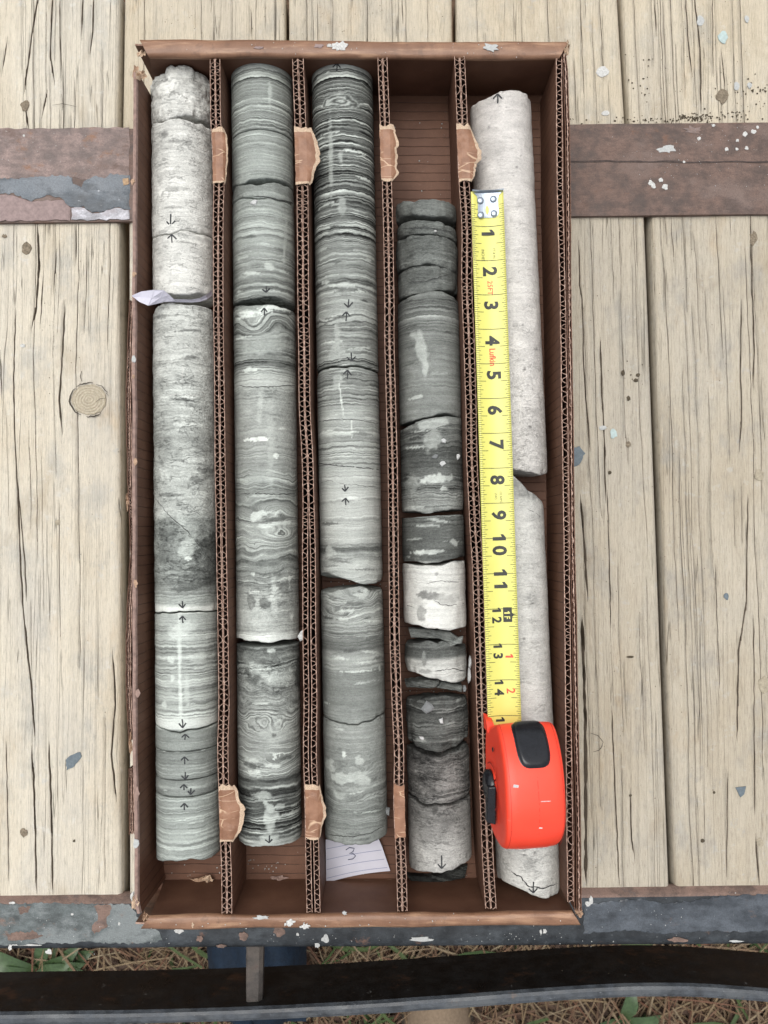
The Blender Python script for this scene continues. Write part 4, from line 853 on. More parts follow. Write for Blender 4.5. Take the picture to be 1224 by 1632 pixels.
for L_, n_l, rng_ in ((2, 70, [(120,280,125,172,.5),(330,470,120,180,1),(495,610,95,205,1.6),(620,780,135,190,1),(800,1010,110,190,1.4),(1035,1240,90,185,1.5),(1245,1335,70,175,1)]), (3, 80, [(115,390,70,190,1),(395,480,100,175,1.2),(485,640,105,185,1),(650,930,120,190,1),(940,1060,105,190,1.3),(1065,1340,110,170,.7)]), (4, 34, [(480,660,90,160,1),(670,810,70,190,1.2),(825,890,80,160,.8),(1110,1280,60,125,1.3)]), (1, 46, [(200,460,165,222,1.2),(490,820,125,205,2),(985,1370,125,190,.5)])):
    rr = random.Random(90+L_); (xa, ya_), (xb, yb_) = LANES[L_]
    for _ in range(n_l):
        y0r, y1r, t0_, t1_, sz = rr.choice(rng_); y_ = rr.uniform(y0r, y1r); xc_ = xa+(y_-ya_)*(xb-xa)/(yb_-ya_)
        FT[L_].insert(0, ('b', xc_+rr.uniform(-42, 42), y_, rr.uniform(6, 24), rr.uniform(.9, 2.6)*sz, rr.choice((t0_, t1_))+rr.uniform(-12, 12), .35, rr.gauss(0, .07)))
for L_ in (5, 6):
    rr = random.Random(L_)
    for _ in range(46):
        y_ = rr.uniform(150, 740) if L_ == 5 else rr.uniform(790, 1420); x_ = LANES[L_][0][0]+(y_-LANES[L_][0][1])*.0445+rr.uniform(-42, 44)
        FT[L_].append(('b', x_, y_, rr.uniform(1.2, 2.6), rr.uniform(1, 2), rr.uniform(135, 165), .5, 0))
def prep(k):
    ln = LN[k]; out = []
    for ft in FT[k]:
        p, s_, a_ = ln.hit(ft[1], ft[2]); D = HC-p[2]; c = D/FPX
        out.append((ft[0], s_, a_, ft[3]*c, ft[4]*c)+tuple(ft[5:]))
    return out
FTW = {k: prep(k) for k in FT}
def attributes(k, S, ARC, dip):
    ln = LN[k]; Z = np.array(ZN[k], float); y = ln.y_of(S)
    y2 = y+(fbm(ARC*.5, S*.7, k, 2)-.5)*5
    base, amp, wp, mot, tint = (np.interp(y2, Z[:, 0], Z[:, c]) for c in range(1, 6))
    lam = S+dip*ARC+(fbm(ARC*.45, S*.5, 40+k, 3)-.5)*1.5*wp+(fbm(ARC*1.1, S*.9, 60+k, 2)-.5)*.5*wp
    base = base/255.; amp = amp/255.*1.15
    for ft in FTW[k]:
        if ft[0] == 'r':
            _, s0, a0, ra, rs, nr = ft; d = np.sqrt(((S-s0)/rs)**2+((ARC-a0)/ra)**2)+(fbm(ARC*1.8, S*3.5, 7, 3)-.5)*.75; mk_ = np.clip((1.05-d)/.2, 0, 1)
            base = base*(1-mk_)+mk_*(.50+.20*np.cos(2*math.pi*nr*d)); amp = amp*(1-mk_)
        elif ft[0] == 'e':
            _, s0, a0, ra, rs, A = ft; d2 = ((S-s0)/rs)**2+((ARC-a0)/ra)**2; lam = lam+A*1.25*np.exp(-d2*1.1)
        else:
            _, s0, a0, ra, rs, tone, soft, rot = ft; dx = ARC-a0; dy = S-s0; cx = dx*math.cos(rot)-dy*math.sin(rot); cy = dx*math.sin(rot)+dy*math.cos(rot)
            fq = 1.0/max(.12, min(ra, rs)); d = np.sqrt((cx/ra)**2+(cy/rs)**2)+(fbm(ARC*max(2.2, fq*.8), S*max(2.6, fq), 90+int(s0*7), 4)-.5)*1.35
            m_ = np.clip((1+soft*.5-d)/max(soft, .12), 0, 1); m_ = m_*m_*(3-2*m_)
            m_ = m_*(.7+.3*np.clip(vn(ARC*3, S*3.5, 5)*1.8, 0, 1)); base = base*(1-m_)+tone/255.*m_; amp = amp*(1-m_*.7)
    return lam, base, amp, mot, tint
CG = {1: 'core pieces in the first lane from the left', 2: 'core pieces in the second lane', 3: 'core pieces in the third lane', 4: 'core pieces in the fourth lane', 5: 'pale core pieces in the right-hand lane', 6: 'pale core pieces in the right-hand lane'}
def core(k, y0, y1, label, t0=0, t1=0, r0=.03, r1=.03, l0=0, l1=0, p0=None, p1=None, rough=.012, chip=.05, dip=0.0, gap=.012, lean=0.0, rad=1.0, shift=(0, 0), name='drill_core'):
    """y0/y1: photo rows of the two ends on the crest; t: slant across (px), l: lean of the end plane, p: end outline [(lat -1..1, dy px)]"""
    ln = LN[k]; sA, sB = ln.s_of(y0)-gap, ln.s_of(y1)+gap; sd_ = int(y0)
    def endf(s0, t, l, p, r_, sg, TH, RHO, sx):
        lat = np.sin(TH)*RHO; zr = np.cos(TH)*RHO-1
        e = s0-lat*t/2/21.5+l*zr*RC
        if p is not None: e = e-sint(lat, p)/21.5*np.clip(1+zr*.5, .2, 1)
        return e+(fbm(lat*2.6+sx, zr*2.6, sd_+sx, 4)-.5)*2*r_+(vn(lat*14, zr*14, sx)-.5)*r_*.5
    nt = 132; top = np.linspace(-1.95, 1.95, 108); bot = np.linspace(1.95, 2*math.pi-1.95, 26)[1:-1]; TH = np.r_[top, bot]; nt = len(TH)
    Lc = abs(sA-sB); ns = max(6, int(Lc/.085)); T = np.linspace(0, 1, ns)
    eA = endf(sA, t0, l0, p0, r0, 1, TH, 1, 3); eB = endf(sB, t1, l1, p1, r1, -1, TH, 1, 9)
    eA = np.maximum(eA, eB+.05)
    S = eA[None]*(1-T[:, None])+eB[None]*T[:, None]; THm = np.broadcast_to(TH, S.shape)
    R = RC*rad+(fbm(THm*2.4, S*1.1, sd_, 4)-.5)*2*rough*2.2+(fbm(THm*9, S*4, sd_+5, 2)-.5)*rough
    dA = np.abs(S-eA[None]); dB = np.abs(S-eB[None])
    cA = chip*(.25+1.5*np.clip(vn(THm*4.5, THm*0+sd_, 5)-.45, 0, 1)); cB = chip*(.25+1.5*np.clip(vn(THm*4.5, THm*0+sd_, 6)-.45, 0, 1))
    R = R-cA*np.exp(-dA/(.05+cA*1.2))-cB*np.exp(-dB/(.05+cB*1.2))
    def rings(e_f, s0, t, l, p, r_, sg, sx, Redge):
        out = []
        for rho in (.93, .8, .6, .4, .2, .04):
            s_ = endf(s0, t, l, p, r_, sg, TH, rho, sx); s_ = np.maximum(s_, eB) if sg > 0 else np.minimum(s_, eA)
            out.append((s_, Redge*rho))
        return out
    ca = rings(eA, sA, t0, l0, p0, r0, 1, 3, R[0]); cb = rings(eB, sB, t1, l1, p1, r1, -1, 9, R[-1])
    SS = [q[0] for q in reversed(ca)]+list(S)+[q[0] for q in cb]; RR = [q[1] for q in reversed(ca)]+list(R)+[q[1] for q in cb]
    SS = np.array(SS); RR = np.array(RR); TT = np.broadcast_to(TH, SS.shape)
    smid = (sA+sB)/2
    V = ln.P+SS[..., None]*ln.a+(np.sin(TT)*RR+shift[0])[..., None]*ln.l+(np.cos(TT)*RR+shift[1]+lean*(SS-smid))[..., None]*ln.up
    lam, base, amp, mot, tint = attributes(k, SS, RR*TT*(TT < 3.2)+RR*(TT-2*math.pi)*(TT >= 3.2), dip)
    n0, n1 = SS.shape; idx = np.arange(n0*n1).reshape(n0, n1); nx_ = np.roll(idx, -1, axis=1)
    F = np.stack([idx[:-1], idx[1:], nx_[1:], nx_[:-1]], -1).reshape(-1, 4)
    # orientation: outward
    return mk(name, V.reshape(-1, 3), F[:, ::-1].copy(), ROCK, None, smooth=True, label=label, cat='rock core', group=CG[k],
              attrs=dict(lam=lam.ravel(), base=base.ravel(), amp=amp.ravel(), mot=mot.ravel(), tint=tint.ravel()))
# lane 1
c1a = core(1, 107, 187, 'rough pale lump of core with a white patch, topmost in leftmost lane', 4, -10, .14, .08, rough=.10, chip=.3, p0=[(-1,2),(-.6,5),(-.35,0),(-.2,-6),(.5,-2),(1,-6)], p1=[(-1,-14),(-.3,2),(.2,-3),(1,-8)])
c1b = core(1, 191, 371, 'pale rough core with a down arrow above its hairline break, second in leftmost lane', 6, -6, .09, .03, rough=.028, chip=.2, p0=[(-1,-6),(-.5,1),(.2,-4),(.5,0),(1,-12)], p1=[(-1,-11),(-.2,2),(.25,-5),(.6,-3),(1,-5)], l0=.0)
c1c = core(1, 372.5, 468, 'short pale core with an up arrow, just above the folded white paper', -6, 0, .03, .07, rough=.022, chip=.15, p0=[(-1,-11),(-.2,2),(.25,-5),(.6,-3),(1,-5)], p1=[(-1,-16),(-.4,-2),(.4,2),(1,-14)])
c1d = core(1, 484, 977, 'long mottled grey core with dark clasts low down, just below the folded white paper', 2, 0, .09, .02, rough=.026, chip=.15, p0=[(-1,10),(-.6,-3),(0,0),(1,0)], p1=[(-1,4),(-.4,-2),(.4,-3),(1,0)])
c1e = core(1, 979.5, 1163.5, 'laminated green-grey core with a white streak down its middle', 0, -2, .02, .02, p0=[(-1,4),(-.4,-2),(.4,-3),(1,0)], p1=[(-1,-4),(0,2),(1,-4)])
c1f = core(1, 1166, 1197.5, 'thin plain green-grey core disc below the white-streaked piece', 0, 0, .02, .04, p0=[(-1,-4),(0,2),(1,-4)])
c1g = core(1, 1199, 1243, 'banded green-grey core disc with two arrows, third from bottom in the leftmost lane', 0, 0, .04, .02)
c1h = core(1, 1244.5, 1270, 'thinnest banded core disc with two small arrows, second from bottom in leftmost lane', 0, 0, .02, .02)
c1i = core(1, 1272.5, 1372, 'finely banded light green core, lowest in the leftmost lane', 0, -4, .02, .04, p1=[(-1,9),(-.4,1),(.4,0),(1,10)])
# lane 2
c2a = core(2, 94, 205.5, 'finely laminated green-grey core, topmost in the second lane', 0, 0, .03, .015, chip=.03)
c2b = core(2, 207, 288, 'green-grey core with arched lower edge, above the thin broken slice in second lane', 0, 0, .015, .03, l1=.0, p1=[(-1,-6),(-.5,1),(0,-5),(.6,-6),(1,-12)])
c2c = core(2, 294, 317, 'thin broken green-grey slice of core below the arched gap in the second lane', 0, 2, .04, .05, p0=[(-1,-13),(-.5,-3),(0,0),(.5,-5),(1,-13)], p1=[(-1,-12),(0,0),(1,-8)], chip=.15)
c2d = core(2, 319, 477, 'cross-bedded green-grey core just above the dark open gap in the second lane', 0, 2, .05, .05, p0=[(-1,-12),(0,0),(1,-8)], p1=[(-1,-2),(0,-2),(.3,-6),(1,-6)])
c2e = core(2, 486, 1025, 'longest core of the second lane, swirled grey with a white lens and oval', 0, 0, .05, .03, p0=[(-1,-8),(-.5,-2),(0,0),(.5,0),(1,2)], p1=[(-1,-6),(0,-1),(1,-4)])
c2f = core(2, 1031, 1348, 'dark swirled core with white stripes near its end, lowest in second lane', 0, 0, .03, .05, p1=[(-1,4),(0,0),(1,4)])
# lane 3
c3a = core(3, 97, 582, 'dark core with wavy white stripes and an eye shape, topmost in third lane', 0, 0, .03, .02, chip=.03, p1=[(-1,0),(-.3,-1),(.3,-1),(1,5)])
c3b = core(3, 585.5, 927, 'grey finely banded core above the dark wedge gap in the third lane', 0, 0, .02, .05, p0=[(-1,0),(-.3,-1),(.3,-1),(1,5)], p1=[(-1,-20),(-.6,-13),(0,0),(.5,5),(1,5)], chip=.12)
c3c = core(3, 938, 1151, 'grey core with a thick dark band, below the wedge gap in third lane', 0, 0, .07, .05, p0=[(-1,13),(-.6,5),(0,-1),(.4,-2),(1,11)], p1=[(-1,-5),(-.6,0),(.1,5),(.5,-1),(1,-9)], chip=.15)
c3d = core(3, 1153, 1346, 'plain grey core with pale patches, just above the note in the third lane', 0, -6, .05, .08, p0=[(-1,-5),(-.6,0),(.1,5),(.5,-1),(1,-9)], p1=[(-1,3),(-.6,-1),(.1,2),(.5,3),(1,0)], chip=.15)
# lane 4
c4a = core(4, 318, 344, 'thin plain dark grey slice of core, topmost in the fourth lane', 6, 4, .05, .05, chip=.2, rough=.03, l0=.02, p1=[(-1,-12),(0,0),(1,-7)], p0=[(-1,-11),(-.5,0),(.4,-2),(1,-8)])
c4b = core(4, 350, 371, 'thin ragged dark core slice, second from top in the fourth lane', 10, 8, .08, .06, chip=.22, rough=.035, rad=.98)
c4c = core(4, 374, 419, 'dark rough core with chipped upper rim, third from top in fourth lane', 8, 6, .09, .06, chip=.25, rough=.04, p1=[(-1,6),(0,0),(1,8)])
c4d = core(4, 422, 461, 'dark rough disc of core just above the long striped piece in the fourth lane', 0, -6, .07, .05, chip=.25, rough=.04, rad=.97, p1=[(-1,4),(.2,2),(1,-4)])
c4e = core(4, 467, 664, 'grey core with dark stripes near its top, longest piece of the fourth lane', 0, -6, .03, .05, chip=.1, p0=[(-1,6),(-.5,0),(.4,-4),(1,6)], p1=[(-1,6),(-.4,2),(.1,-3),(.5,-5),(1,1)])
c4f = core(4, 668, 814, 'dark core with pale slanted top, pale base and loose chips, in fourth lane', -12, -2, .05, .04, chip=.15, p0=[(-1,10),(-.6,2),(-.2,-3),(1,-2)], p1=[(-1,-2),(-.2,4),(.3,0),(1,-3)])
c4g = core(4, 822, 894, 'short dark grey core directly above the white piece in the fourth lane', -4, -4, .04, .04, chip=.15, p1=[(-1,-2),(-.4,2),(0,4),(.4,0),(1,-6)])
c4h = core(4, 898, 1001, 'white chalky core with a dark grey lens across it, in the fourth lane', -2, 6, .04, .05, chip=.15, rough=.03, p0=[(-1,0),(-.4,3),(0,4),(.4,0),(1,-4)], p1=[(-1,-3),(-.3,0),(.4,4),(1,-2)])
c4i = core(4, 1029, 1084, 'core piece with dark curved top and white lower half, in the fourth lane', 4, 10, .07, .06, chip=.25, rough=.04, p0=[(-1,4),(-.4,-6),(.3,-4),(1,8)], rad=.98, p1=[(-1,-8),(0,0),(.5,4),(1,2)])
c4j = core(4, 1112, 1196, 'darkest rounded core piece, with an angular chip on it, in fourth lane', 0, -2, .09, .06, chip=.4, rough=.05, rad=.98, l0=.10, p1=[(-1,-12),(-.6,0),(.2,4),(.6,0),(.8,-9),(1,-15)], p0=[(-1,6),(0,-2),(1,4)])
c4k = core(4, 1203, 1279, 'brownish mottled core between the darkest piece and lowest one in fourth lane', 0, 0, .08, .04, chip=.2, rough=.03, p0=[(-1,-8),(-.5,2),(0,4),(.5,0),(.8,-12),(1,-10)], p1=[(-1,-8),(-.6,4),(-.3,5),(0,1),(.4,3),(.7,-2),(1,-4)])
c4l = core(4, 1284, 1389, 'brownish pale core with a down arrow, lowest in the fourth lane', 0, -8, .04, .05, chip=.12, p0=[(-1,-8),(-.6,4),(-.3,5),(0,1),(.4,3),(.7,-2),(1,-4)], p1=[(-1,5),(-.5,1),(-.1,2),(.4,-2),(1,-3)])
# lane 5
c5a = core(5, 143, 752, 'long cream-white core with an up arrow, upper one in the rightmost lane', -2, 6, .05, .08, chip=.2, rough=.02, p0=[(-1,6),(-.6,7),(-.2,2),(.3,-2),(.7,0),(1,-2)], p1=[(-1,-20),(-.4,-6),(.2,2),(.7,3),(1,-6)])
c5b = core(6, 762, 1432, 'pale speckled core with cracked lower end, partly under the orange tape case', 40, 0, .08, .07, chip=.3, rough=.02, p0=[(-1,-14),(-.3,-8),(.1,2),(.5,14),(1,28)], p1=[(-1,-26),(-.5,-14),(0,-1),(.5,5),(.8,7),(1,8)])

# marker arrows
def stroke(k, pts, w=.10, dr=.03):
    P = []; U = []; ln = LN[k]
    for i in range(len(pts)-1):
        for t in np.linspace(0, 1, 4, endpoint=(i == len(pts)-2)):
            x = pts[i][0]*(1-t)+pts[i+1][0]*t; y = pts[i][1]*(1-t)+pts[i+1][1]*t; p, s_, a_ = ln.hit(x, y); P.append(ln.pt(s_, a_, dr)); th = a_/RC; U.append(ln.l*math.sin(th)+ln.up*math.cos(th))
    W = [w*(.75+.5*float(vn(i*.8, pts[0][0], 3))) for i in range(len(P))]
    return ribbon(P, W, U)
def arrow(o, k, x, y, d, L=17, hw=6.5, r=rng, ink=INK):
    """d: +1 points down, -1 up; (x, y) is the tip"""
    mb = MB(); j = lambda: r.uniform(-1, 1)
    mb.add(*stroke(k, [(x+j(), y-d*L), (x+j()*.6, y-d*L*.5), (x, y)])); mb.add(*stroke(k, [(x-hw+j(), y-d*(hw+j())), (x, y)])); mb.add(*stroke(k, [(x+hw+j(), y-d*(hw+1+j())), (x, y)]))
    mb.done('ink_arrow', ink, o)
for o, k, x, y, d, L in [(c1b,1,272,360,1,19),(c1c,1,274,374,-1,13),(c1d,1,291,969,1,11),(c1e,1,291,982,-1,11),(c1e,1,291,1160,1,14),(c1f,1,295,1170,-1,9),(c1g,1,294,1206,-1,12),(c1g,1,295,1242,1,12),(c1h,1,293,1250,-1,9),(c1h,1,304,1266,1,10),(c1i,1,294,1280,-1,11),
                         (c2d,2,424,466,1,10),(c2e,2,421,491,-1,12),(c2f,2,429,1343,1,12),(c3a,3,537,101,-1,13),(c3a,3,555,490,1,13),(c3a,3,552,497,-1,15),(c3a,3,560,575,1,13),(c3b,3,554,590,-1,14),(c3b,3,550,783,1,10),(c3b,3,551,794,-1,11),(c4l,4,704,1384,1,21),(c5a,5,793,150,-1,15),(c5b,6,850,1423,1,18)]:
    arrow(o, k, x, y, d, L, 6.5 if L > 12 else 5.5)
# cracks and calcite veins: thin irregular seams let into the core surface
def seam(o, k, pts, w, mat, name, seed, dr=.012):
    rr = random.Random(seed); q = []
    for i in range(len(pts)-1):
        n = max(2, int(math.hypot(pts[i+1][0]-pts[i][0], pts[i+1][1]-pts[i][1])/3))
        for j_ in range(n): t = j_/n; q.append((pts[i][0]*(1-t)+pts[i+1][0]*t+rr.uniform(-.8, .8), pts[i][1]*(1-t)+pts[i+1][1]*t+rr.uniform(-.8, .8)))
    q.append(pts[-1]); P = []; U = []; W = []; ln = LN[k]
    for i, (x, y) in enumerate(q):
        p, s_, a_ = ln.hit(x, y); P.append(ln.pt(s_, a_, dr)); th = a_/RC; U.append(ln.l*math.sin(th)+ln.up*math.cos(th)); W.append(w*(.6+.6*rr.random())*min(1, (i+.3)/3, (len(q)-i-.3)/3))
    mk(name, *ribbon(P, W, U), mat, o)
seam(c1d, 1, [(248,795),(270,822),(300,848),(322,875),(345,905)], .05, GAP, 'crack', 1)
seam(c1d, 1, [(330,880),(318,902),(326,912),(345,903)], .04, GAP, 'crack', 2)
seam(c5a, 5, [(840,185),(836,205),(842,230),(838,265),(845,300),(843,345),(850,400)], .045, VEIN, 'calcite_vein', 3, .012)
seam(c5a, 5, [(845,510),(846,545),(852,570),(846,590),(838,605),(832,640),(826,680)], .05, VEIN, 'calcite_vein', 4)
seam(c5b, 6, [(795,1385),(812,1388),(830,1398),(842,1412),(866,1416),(888,1408)], .09, GAP, 'crack', 5)
seam(c5b, 6, [(838,810),(850,815),(862,824)], .03, GAP, 'crack', 6)
seam(c3d, 3, [(522,1330),(560,1334),(590,1328),(612,1316)], .06, GAP, 'crack', 7)
seam(c4h, 4, [(680,930),(700,926),(722,927),(742,928)], .04, GAP, 'crack', 8); seam(c4h, 4, [(690,955),(703,964),(718,965),(735,961),(748,962)], .05, GAP, 'crack', 9); seam(c4h, 4, [(642,962),(652,966),(660,968)], .05, GAP, 'crack', 10)
seam(c4i, 4, [(690,1070),(705,1068),(722,1066),(745,1070)], .05, GAP, 'crack', 11); seam(c4k, 4, [(645,1270),(680,1272),(710,1275),(750,1274)], .05, GAP, 'crack', 12)
seam(c4f, 4, [(640,692),(665,690),(672,693),(700,680),(735,676)], .04, GAP, 'crack', 13); seam(c2e, 2, [(378,614),(400,617),(440,616),(476,614)], .05, GAP, 'dark_parting', 14)
seam(c2e, 2, [(383,787),(410,786),(440,788),(478,787)], .06, GAP, 'dark_parting', 15); seam(c2b, 2, [(380,208),(418,204),(462,207)], .02, GAP, 'dark_parting', 16); pass
seam(c3b, 3, [(500,738),(530,741),(570,745),(606,748)], .07, GAP, 'dark_parting', 18); seam(c3b, 3, [(504,772),(525,766),(550,772),(600,776)], .03, GAP, 'dark_parting', 19); seam(c3b, 3, [(505,672),(540,668),(570,669),(605,676)], .05, GAP, 'dark_parting', 20)
seam(c2c, 2, [(400,312),(430,315),(452,320),(472,325)], .06, GAP, 'crack', 21); seam(c1d, 1, [(250,632),(290,628),(330,632)], .03, VEIN, 'calcite_vein', 22)
seam(c1d, 1, [(295,552),(291,580),(290,612)], .03, VEIN, 'calcite_vein', 23); seam(c4b, 4, [(640,364),(680,362),(720,370)], .05, GAP, 'crack', 24); seam(c4d, 4, [(645,450),(680,448),(720,436)], .05, GAP, 'crack', 25)

# loose chips lying on the cores, and shards wedged between them
def chip(k, x, y, rx, ry, h, mat, label, seed, group=None, z=None, name='rock_chip'):
    rr = random.Random(seed); p, s_, a_ = LN[k].hit(x, y); c = p if z is None else at(x, y, z); n = 7; v = []; D = (HC-c[2])/FPX; v_j = [rr.uniform(.62, 1.25) for _ in range(n)]; v_a = [6.283*(i+rr.uniform(-.35, .35))/n for i in range(n)]
    for lv, (q, hh) in enumerate(((1, -.08), (1.02, h*.4), (.72, h))):
        for i in range(n): a = v_a[i]; j_ = v_j[i]; v.append((c[0]+math.cos(a)*rx*D*q*j_, c[1]+math.sin(a)*ry*D*q*j_, c[2]+hh*rr.uniform(.85, 1.1)))
    f = [(L*n+i, L*n+(i+1) % n, (L+1)*n+(i+1) % n, (L+1)*n+i) for L in range(2) for i in range(n)]+[tuple(range(2*n, 3*n))]
    return mk(name, v, f, mat, None, label=label, cat='rock chip', group=group)
chip(2, 405, 323, 7, 4.5, .12, CHIP, 'small white square chip lying on the green-grey core of the second lane', 1)
chip(2, 480, 1012, 5, 9, .15, CHIP, 'white chip caught against the second divider, beside the second lane', 2, z=5.2)
chip(4, 694, 728, 6, 5, .14, CHIPG, 'grey angular chip left of centre among the small chips on the dark core', 3)
chip(4, 707, 702, 6, 4, .1, CHIP, 'pale pointed chip highest on the dark core of the fourth lane', 4)
chip(4, 706, 739, 5, 4, .1, CHIP, 'small pale chip lowest of those scattered on the dark core in the fourth lane', 5)
chip(4, 729, 728, 4, 5, .1, CHIP, 'small pale chip at the right edge of the dark core in the fourth lane', 6)
chip(4, 682, 1128, 12, 11, .16, CHIPG, 'largest grey angular chip, lying on the darkest core piece', 7)
chip(4, 703, 1149, 4, 5, .13, CHIP, 'small pale chip just right of the large grey angular one', 8)
chip(4, 672, 1176, 5, 3, .12, CHIP, 'small pale chip below the large grey angular one', 9)
chip(4, 749, 1054, 3, 10, .2, CHIP, 'upper narrow pale sliver standing against the fourth divider', 10, z=4.2)
chip(4, 748, 1078, 3.4, 13, .2, CHIP, 'lower narrow pale sliver standing against the fourth divider', 11, z=4.2)
chip(4, 740, 1098, 4, 6, .2, CHIPG, 'rounded grey crumb at the right end of the broken shards in the fourth lane', 12)
chip(4, 694, 369, 3, 2, .1, WHITEP, 'tiny white rock speck on the ragged dark slice high in the fourth lane', 13)
chip(3, 618, 1293, 4.5, 7, .2, CHIPG, 'small grey chip wedged between the lowest third-lane core and the divider', 14, z=4.0)
def shard(poly, z, th, tone, label, seed):
    rr = random.Random(seed); P = [at(a, b, z) for a, b in jag_edge(poly, 5, .8, rr)]; n = len(P); v = [(p[0], p[1], z-th) for p in P]+[(p[0], p[1], z-.12+rr.uniform(-.05, .05)) for p in P]
    c = sum(P)/n; v += [(c[0]+(p[0]-c[0])*.86, c[1]+(p[1]-c[1])*.75, z+rr.uniform(-.05, .06)) for p in P]
    f = [(L*n+i, L*n+(i+1) % n, (L+1)*n+(i+1) % n, (L+1)*n+i) for L in range(2) for i in range(n)]+[tuple(range(2*n, 3*n))]
    a = sum(P[i][0]*P[(i+1) % n][1]-P[(i+1) % n][0]*P[i][1] for i in range(n))
    if a < 0: f = [tuple(reversed(q)) for q in f]
    m = len(v); V = np.array(v); return mk('rock_shard', v, f, ROCK, None, label=label, cat='rock shard', group='broken shards in the fourth lane', attrs=dict(lam=V[:, 1]+.2*V[:, 0], base=[tone/255.]*m, amp=[.10]*m, mot=[.08]*m, tint=[.2]*m))
shard([(652,1003),(690,1004),(718,1008),(732,1018),(735,1026),(716,1025),(700,1018),(655,1016)], 5.3, 1.6, 98, 'upper long grey shard just under the white chalky core', 1)
shard([(699,1024),(722,1022),(738,1014),(736,1026),(718,1031),(700,1028)], 5.55, .6, 122, 'small pale pointed shard under the upper long shard, to its right', 2)
shard([(646,1088),(680,1084),(700,1085),(700,1090),(694,1097),(648,1096)], 5.0, 1.8, 88, 'left one of two flat dark shards meeting at a crack', 3)
shard([(703,1088),(712,1087),(738,1094),(737,1103),(696,1097)], 5.0, 1.8, 92, 'right one of two flat dark shards meeting at a crack', 4)
shard([(648,1394),(680,1398),(700,1394),(745,1380),(742,1400),(705,1408),(690,1410),(655,1404)], 1.7, .6, 48, 'dark crumbled rock lying at the foot of the fourth lane', 5)

# ------------------------------------------------------------------ paper slips
PAPER = plain('white_note_paper', (.62,.62,.70), .75, .25, nz=.05, sc=.8, bump=.2, bd=.0005)
LINEB = plain('blue_ruled_line', (.22,.25,.40), .8, .2, bump=0); PEN = plain('blue_black_pen', (.05,.06,.12), .7, .2, bump=0)
def note_z(u, v): return 1.35+.55*v+.12*math.sin(u*3+v*2)
C0, C1, C2, C3 = (519, 1338), (603, 1332), (622, 1388), (520, 1407)
n = 20; v = []
def note_pt(u, w, dz=0):
    z_ = note_z(u, 1-w)+dz; wx_ = u; a = lerp(C0, C1, u); b = lerp(C3, C2, u); b = (b[0], b[1]-3.0*math.sin(math.pi*u)); q = lerp(a, b, w)
    if u > .85 and w < .25: q = (q[0]-(u-.85)*60*(.25-w), q[1])
    return at(q[0], q[1], z_)
for dz in (0, -.03): v += [tuple(note_pt(i/(n-1), j/(n-1), dz)) for i in range(n) for j in range(n)]
f = [(i*n+j, i*n+j+1, (i+1)*n+j+1, (i+1)*n+j) for i in range(n-1) for j in range(n-1)]; f += [tuple(reversed([q+n*n for q in g_])) for g_ in f]
note = mk('paper_note', v, f, PAPER, None, smooth=True, label='ruled white paper note with a handwritten 3, lying below the third-lane core', cat='paper note')
for w0, w1 in ((.22, .12), (.47, .40), (.70, .66), (.90, .90)):
    mk('ruled_line', *ribbon([note_pt(u, w0*(1-u)+w1*u, .03) for u in np.linspace(.01, .97, 14)], .035), LINEB, note)
def pxu(x, y):
    best = min(((u, w) for u in np.linspace(0, 1, 60) for w in np.linspace(0, 1, 60)), key=lambda t: (px_of(note_pt(*t))[0]-x)**2+(px_of(note_pt(*t))[1]-y)**2); return best
three = [(551,1355),(557,1351),(564,1352),(563,1357),(556,1360),(563,1360),(567,1364),(563,1369),(555,1370)]
mk('handwritten_number', *ribbon([note_pt(*pxu(*q), .05) for q in three], .07), PEN, note)
# folded slip standing between two cores of the first lane
FOLD = plain('folded_slip_paper', (.66,.65,.74), .7, .3, nz=.04, bump=0)
slip = empty('paper_slip', tuple(at(270, 476, 5.0)), 'folded white paper slip stuck between two cores in the leftmost lane', 'paper slip')
def loft(name, A, B, za, zb, th=.035, mat=FOLD, par=None):
    m = len(A); v = []
    for i in range(m):
        a = at(*A[i], za[i]); b = at(*B[i], zb[i]); mid = (a+b)/2; v += [tuple(a), tuple(mid+np.array([0, 0, -.08])), tuple(b), tuple(b-np.array([0, 0, th])), tuple(mid-np.array([0, 0, .08+th])), tuple(a-np.array([0, 0, th]))]
    f = []
    for i in range(m-1):
        for k in range(6): f.append((6*i+k, 6*i+(k+1) % 6, 6*i+6+(k+1) % 6, 6*i+6+k))
    f += [tuple(range(6)), tuple(range(6*m-1, 6*m-7, -1))]
    return mk(name, v, f, mat, par, smooth=False)
loft('folded_end', [(210,471),(225,464.5),(245,462),(261,462.5),(270,470),(278,478)], [(210.5,472),(222,481),(236,487),(250,484),(262,481),(278,479.5)], [7.5,7.4,7.3,7.2,6.8,6.4], [7.5,7.2,6.9,6.5,6.3,6.2], par=slip)
loft('strip', [(276,476.5),(290,477),(305,477.5),(318,475),(328,470),(337,463)], [(262,481),(285,481.5),(305,482),(320,480.5),(330,477),(338,471)], [6.4,6.1,6.0,6.0,5.9,5.6], [5.9,5.7,5.6,5.6,5.5,5.2], par=slip)

